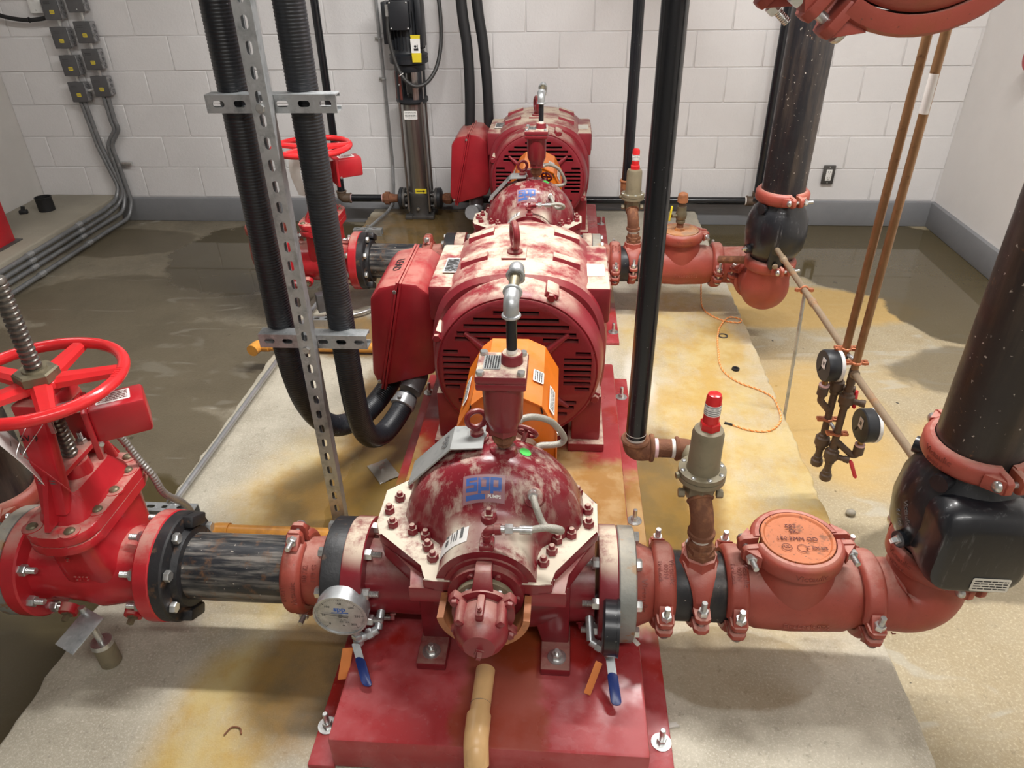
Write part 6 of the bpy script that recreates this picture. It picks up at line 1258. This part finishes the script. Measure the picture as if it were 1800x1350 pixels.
for dz in (-.019, .019):
    for dx in (-.006, .006): bx(bm, xo + dx - .0015, xo + dx + .0015, WY - .0366, WY - .0355, zo + dz - .002, zo + dz + .007)
    cyl(bm, (xo, WY - .0366, zo + dz - .009), (xo, WY - .0355, zo + dz - .009), .0028, seg=10)
part('socket_slots', bm, 'ink', fc)
for dz in (-.05, .05): bolt(ol, (xo, WY - .032, zo + dz), -Y_, .004, 'button', 'zinc', 'screw')
# right wall stub with red cap
rs = thing('capped_wall_pipe', 'short pipe stub with red cap on the right wall, cut by the right edge', 'pipe', (2.33, 4.05, 1.02)); bm = BM(); cyl(bm, (2.33, 4.11, 1.12), (2.40, 4.11, 1.12), .045, seg=28); part('stub', bm, 'galv', rs); bm = BM(); lathe(bm, (2.345, 4.11, 1.12), -X_, [(0, .066), (.03, .068), (.045, .062), (.05, .04)], 32); part('cap', bm, 'switch_red', rs)
bm = BM(); lathe(bm, (2.362, 4.11, 1.12), -X_, [(0, .07), (.004, .072), (.018, .072), (.02, .07)], 32); part('knurled_ring', bm, 'galv', rs)
# things on the left ledge
bm = BM(); lathe(bm, (-3.42, 4.47, .18), Z_, [(0, .048), (.002, .050), (.085, .050), (.09, .052), (.09, .045), (.01, .043), (.008, .0)], 32); solo('pipe_stub', bm, 'rubber', 'short black plastic pipe stub standing on the concrete ledge', 'pipe stub')
bm = BM(); box(bm, (-3.535, 4.40, .192), (.05, .035, .026), .006, Matrix.Rotation(.4, 3, 'Z')); cyl(bm, (-3.54, 4.405, .2), (-3.535, 4.41, .225), .012); solo('plastic_fitting', bm, 'rubber', 'tiny black fitting lying on the concrete ledge', 'fitting')
t = thing('red_pedestal', 'red steel pedestal on the ledge, cut by the left edge', 'pedestal', (-3.33, 3.84, .18)); bm = BM(); bx(bm, -3.44, -3.235, 3.74, 3.94, .18, .186, .001); part('base_plate', bm, 'cast_dark', t); bm = BM(); rings = [[Vector((-3.345 + a, 3.84 + b, z)) for a, b in rrect(w, w, .006, 2)] for z, w in ((.186, .16), (.9, .16))]; loft(bm, rings); part('column', bm, 'switch_red', t)
# ---------------------------------------------------------------- loose things on the pad and skid
z0 = PADZ + .004
rope = [(.709, 3.57, .26), (.70, 3.44, .14), (.692, 3.32, z0), (.715, 3.23, z0), (.775, 3.165, z0), (.84, 3.15, z0), (.852, 3.185, z0), (.80, 3.195, z0 + .004), (.745, 3.11, z0), (.712, 2.99, z0), (.695, 2.87, z0), (.682, 2.75, z0), (.695, 2.67, z0), (.74, 2.60, z0), (.80, 2.555, z0), (.845, 2.50, z0), (.85, 2.42, z0), (.84, 2.34, z0), (.80, 2.28, z0), (.755, 2.26, z0), (.70, 2.27, z0), (.65, 2.30, z0)]
P = resample(spline(rope, 12), .004); t = thing('twisted_cord', 'thin orange twisted cord lying in curves on the pad', 'cord', (.7, 2.9, PADZ))
for st_, mat_ in ((0, 'rope_orange'), (1, 'rope_pale')):
    bm = BM(); Q = []; L = 0
    for i, p in enumerate(P):
        tn = (P[min(i + 1, len(P) - 1)] - P[max(i - 1, 0)]).normalized(); a, u, v = frame(tn); an = i * .004 / .022 * 2 * PI + st_ * PI; Q.append(p + (u * math.cos(an) + v * math.sin(an)) * .0019)
    tube(bm, Q, .0024, 6); part('strand', bm, mat_, t)
bm = BM(); e = Vector(P[-1]); cyl(bm, e, e + Vector((-.028, .012, .001)), .0042, seg=10); part('end_sleeve', bm, 'rubber', t)
bm = BM(); lathe(bm, (.741, 2.715, PADZ), Z_, [(0, .016), (.008, .016), (.0085, .009), (.003, .008)], 20); solo('rubber_grommet', bm, 'rubber', 'small black rubber ring on the pad inside the orange cord', 'grommet')
bm = BM(); lathe(bm, (.741, 3.017, PADZ), Z_, [(0, .022), (.004, .022), (.004, .016), (0, .016)], 24, False, False); solo('steel_washer', bm, 'cast_dark', 'thin dark washer on the pad near the loop of the orange cord', 'washer')
bm = BM(); cs = [(-.679, 1.988), (-.617, 2.03), (-.548, 1.938), (-.61, 1.892)]; c = Vector((-.6135, 1.962, 0)); n = 8; g = []
rnd = random.Random(4)
for j in range(n + 1):
    row = []
    for i in range(n + 1):
        a = Vector(cs[0]).lerp(Vector(cs[1]), i / n); b = Vector(cs[3]).lerp(Vector(cs[2]), i / n); p = a.lerp(b, j / n); ed = min(i, j, n - i, n - j) / 4; row.append(bm.verts.new((p.x, p.y, PADZ + .002 + .012 * min(1, ed) + rnd.uniform(0, .004))))
    g.append(row)
for j in range(n):
    for i in range(n): bm.faces.new((g[j][i], g[j][i + 1], g[j + 1][i + 1], g[j + 1][i]))
bag = thing('plastic_pouch', 'crumpled clear plastic document pouch lying on the wet pad', 'plastic bag', (-.6135, 1.962, PADZ)); part('sheet', bm, 'plastic_clear', bag, sharp=.25)
bm = BM(); prism(bm, [(0, 0), (.022, .004), (.03, -.006), (.004, -.012)], (.268, 1.055, PADZ), X_, Y_, (0, 0, .006)); solo('stone_chip', bm, 'stone_chip', 'white chip on the pad beside the near base plate flange', 'chip')
bm = BM(); tube(bm, spline([(-.775, .965, PADZ + .003), (-.765, .985, PADZ + .003), (-.745, .985, PADZ + .003), (-.735, .97, PADZ + .003)]), .002, 8); solo('wire_clipping', bm, 'rust', 'small curved rusty wire clipping on the pad at the bottom', 'wire')
bm = BM(); prism(bm, rrect(.012, .05, .003, 2), (.19, 1.205, SKT + .001), Vector((.8, .6, 0)), Vector((-.6, .8, 0)), (0, 0, .002)); solo('plastic_strip', bm, 'gasket_white', 'small pale strip lying on the near red base plate under the discharge flange', 'scrap')
bm = BM(); ball(bm, (.99, 1.93, .012), (.018, .014, .012), 8, 6); solo('grey_pebble', bm, 'ledge_concrete', 'small grey pebble on the floor beside the pad', 'pebble')
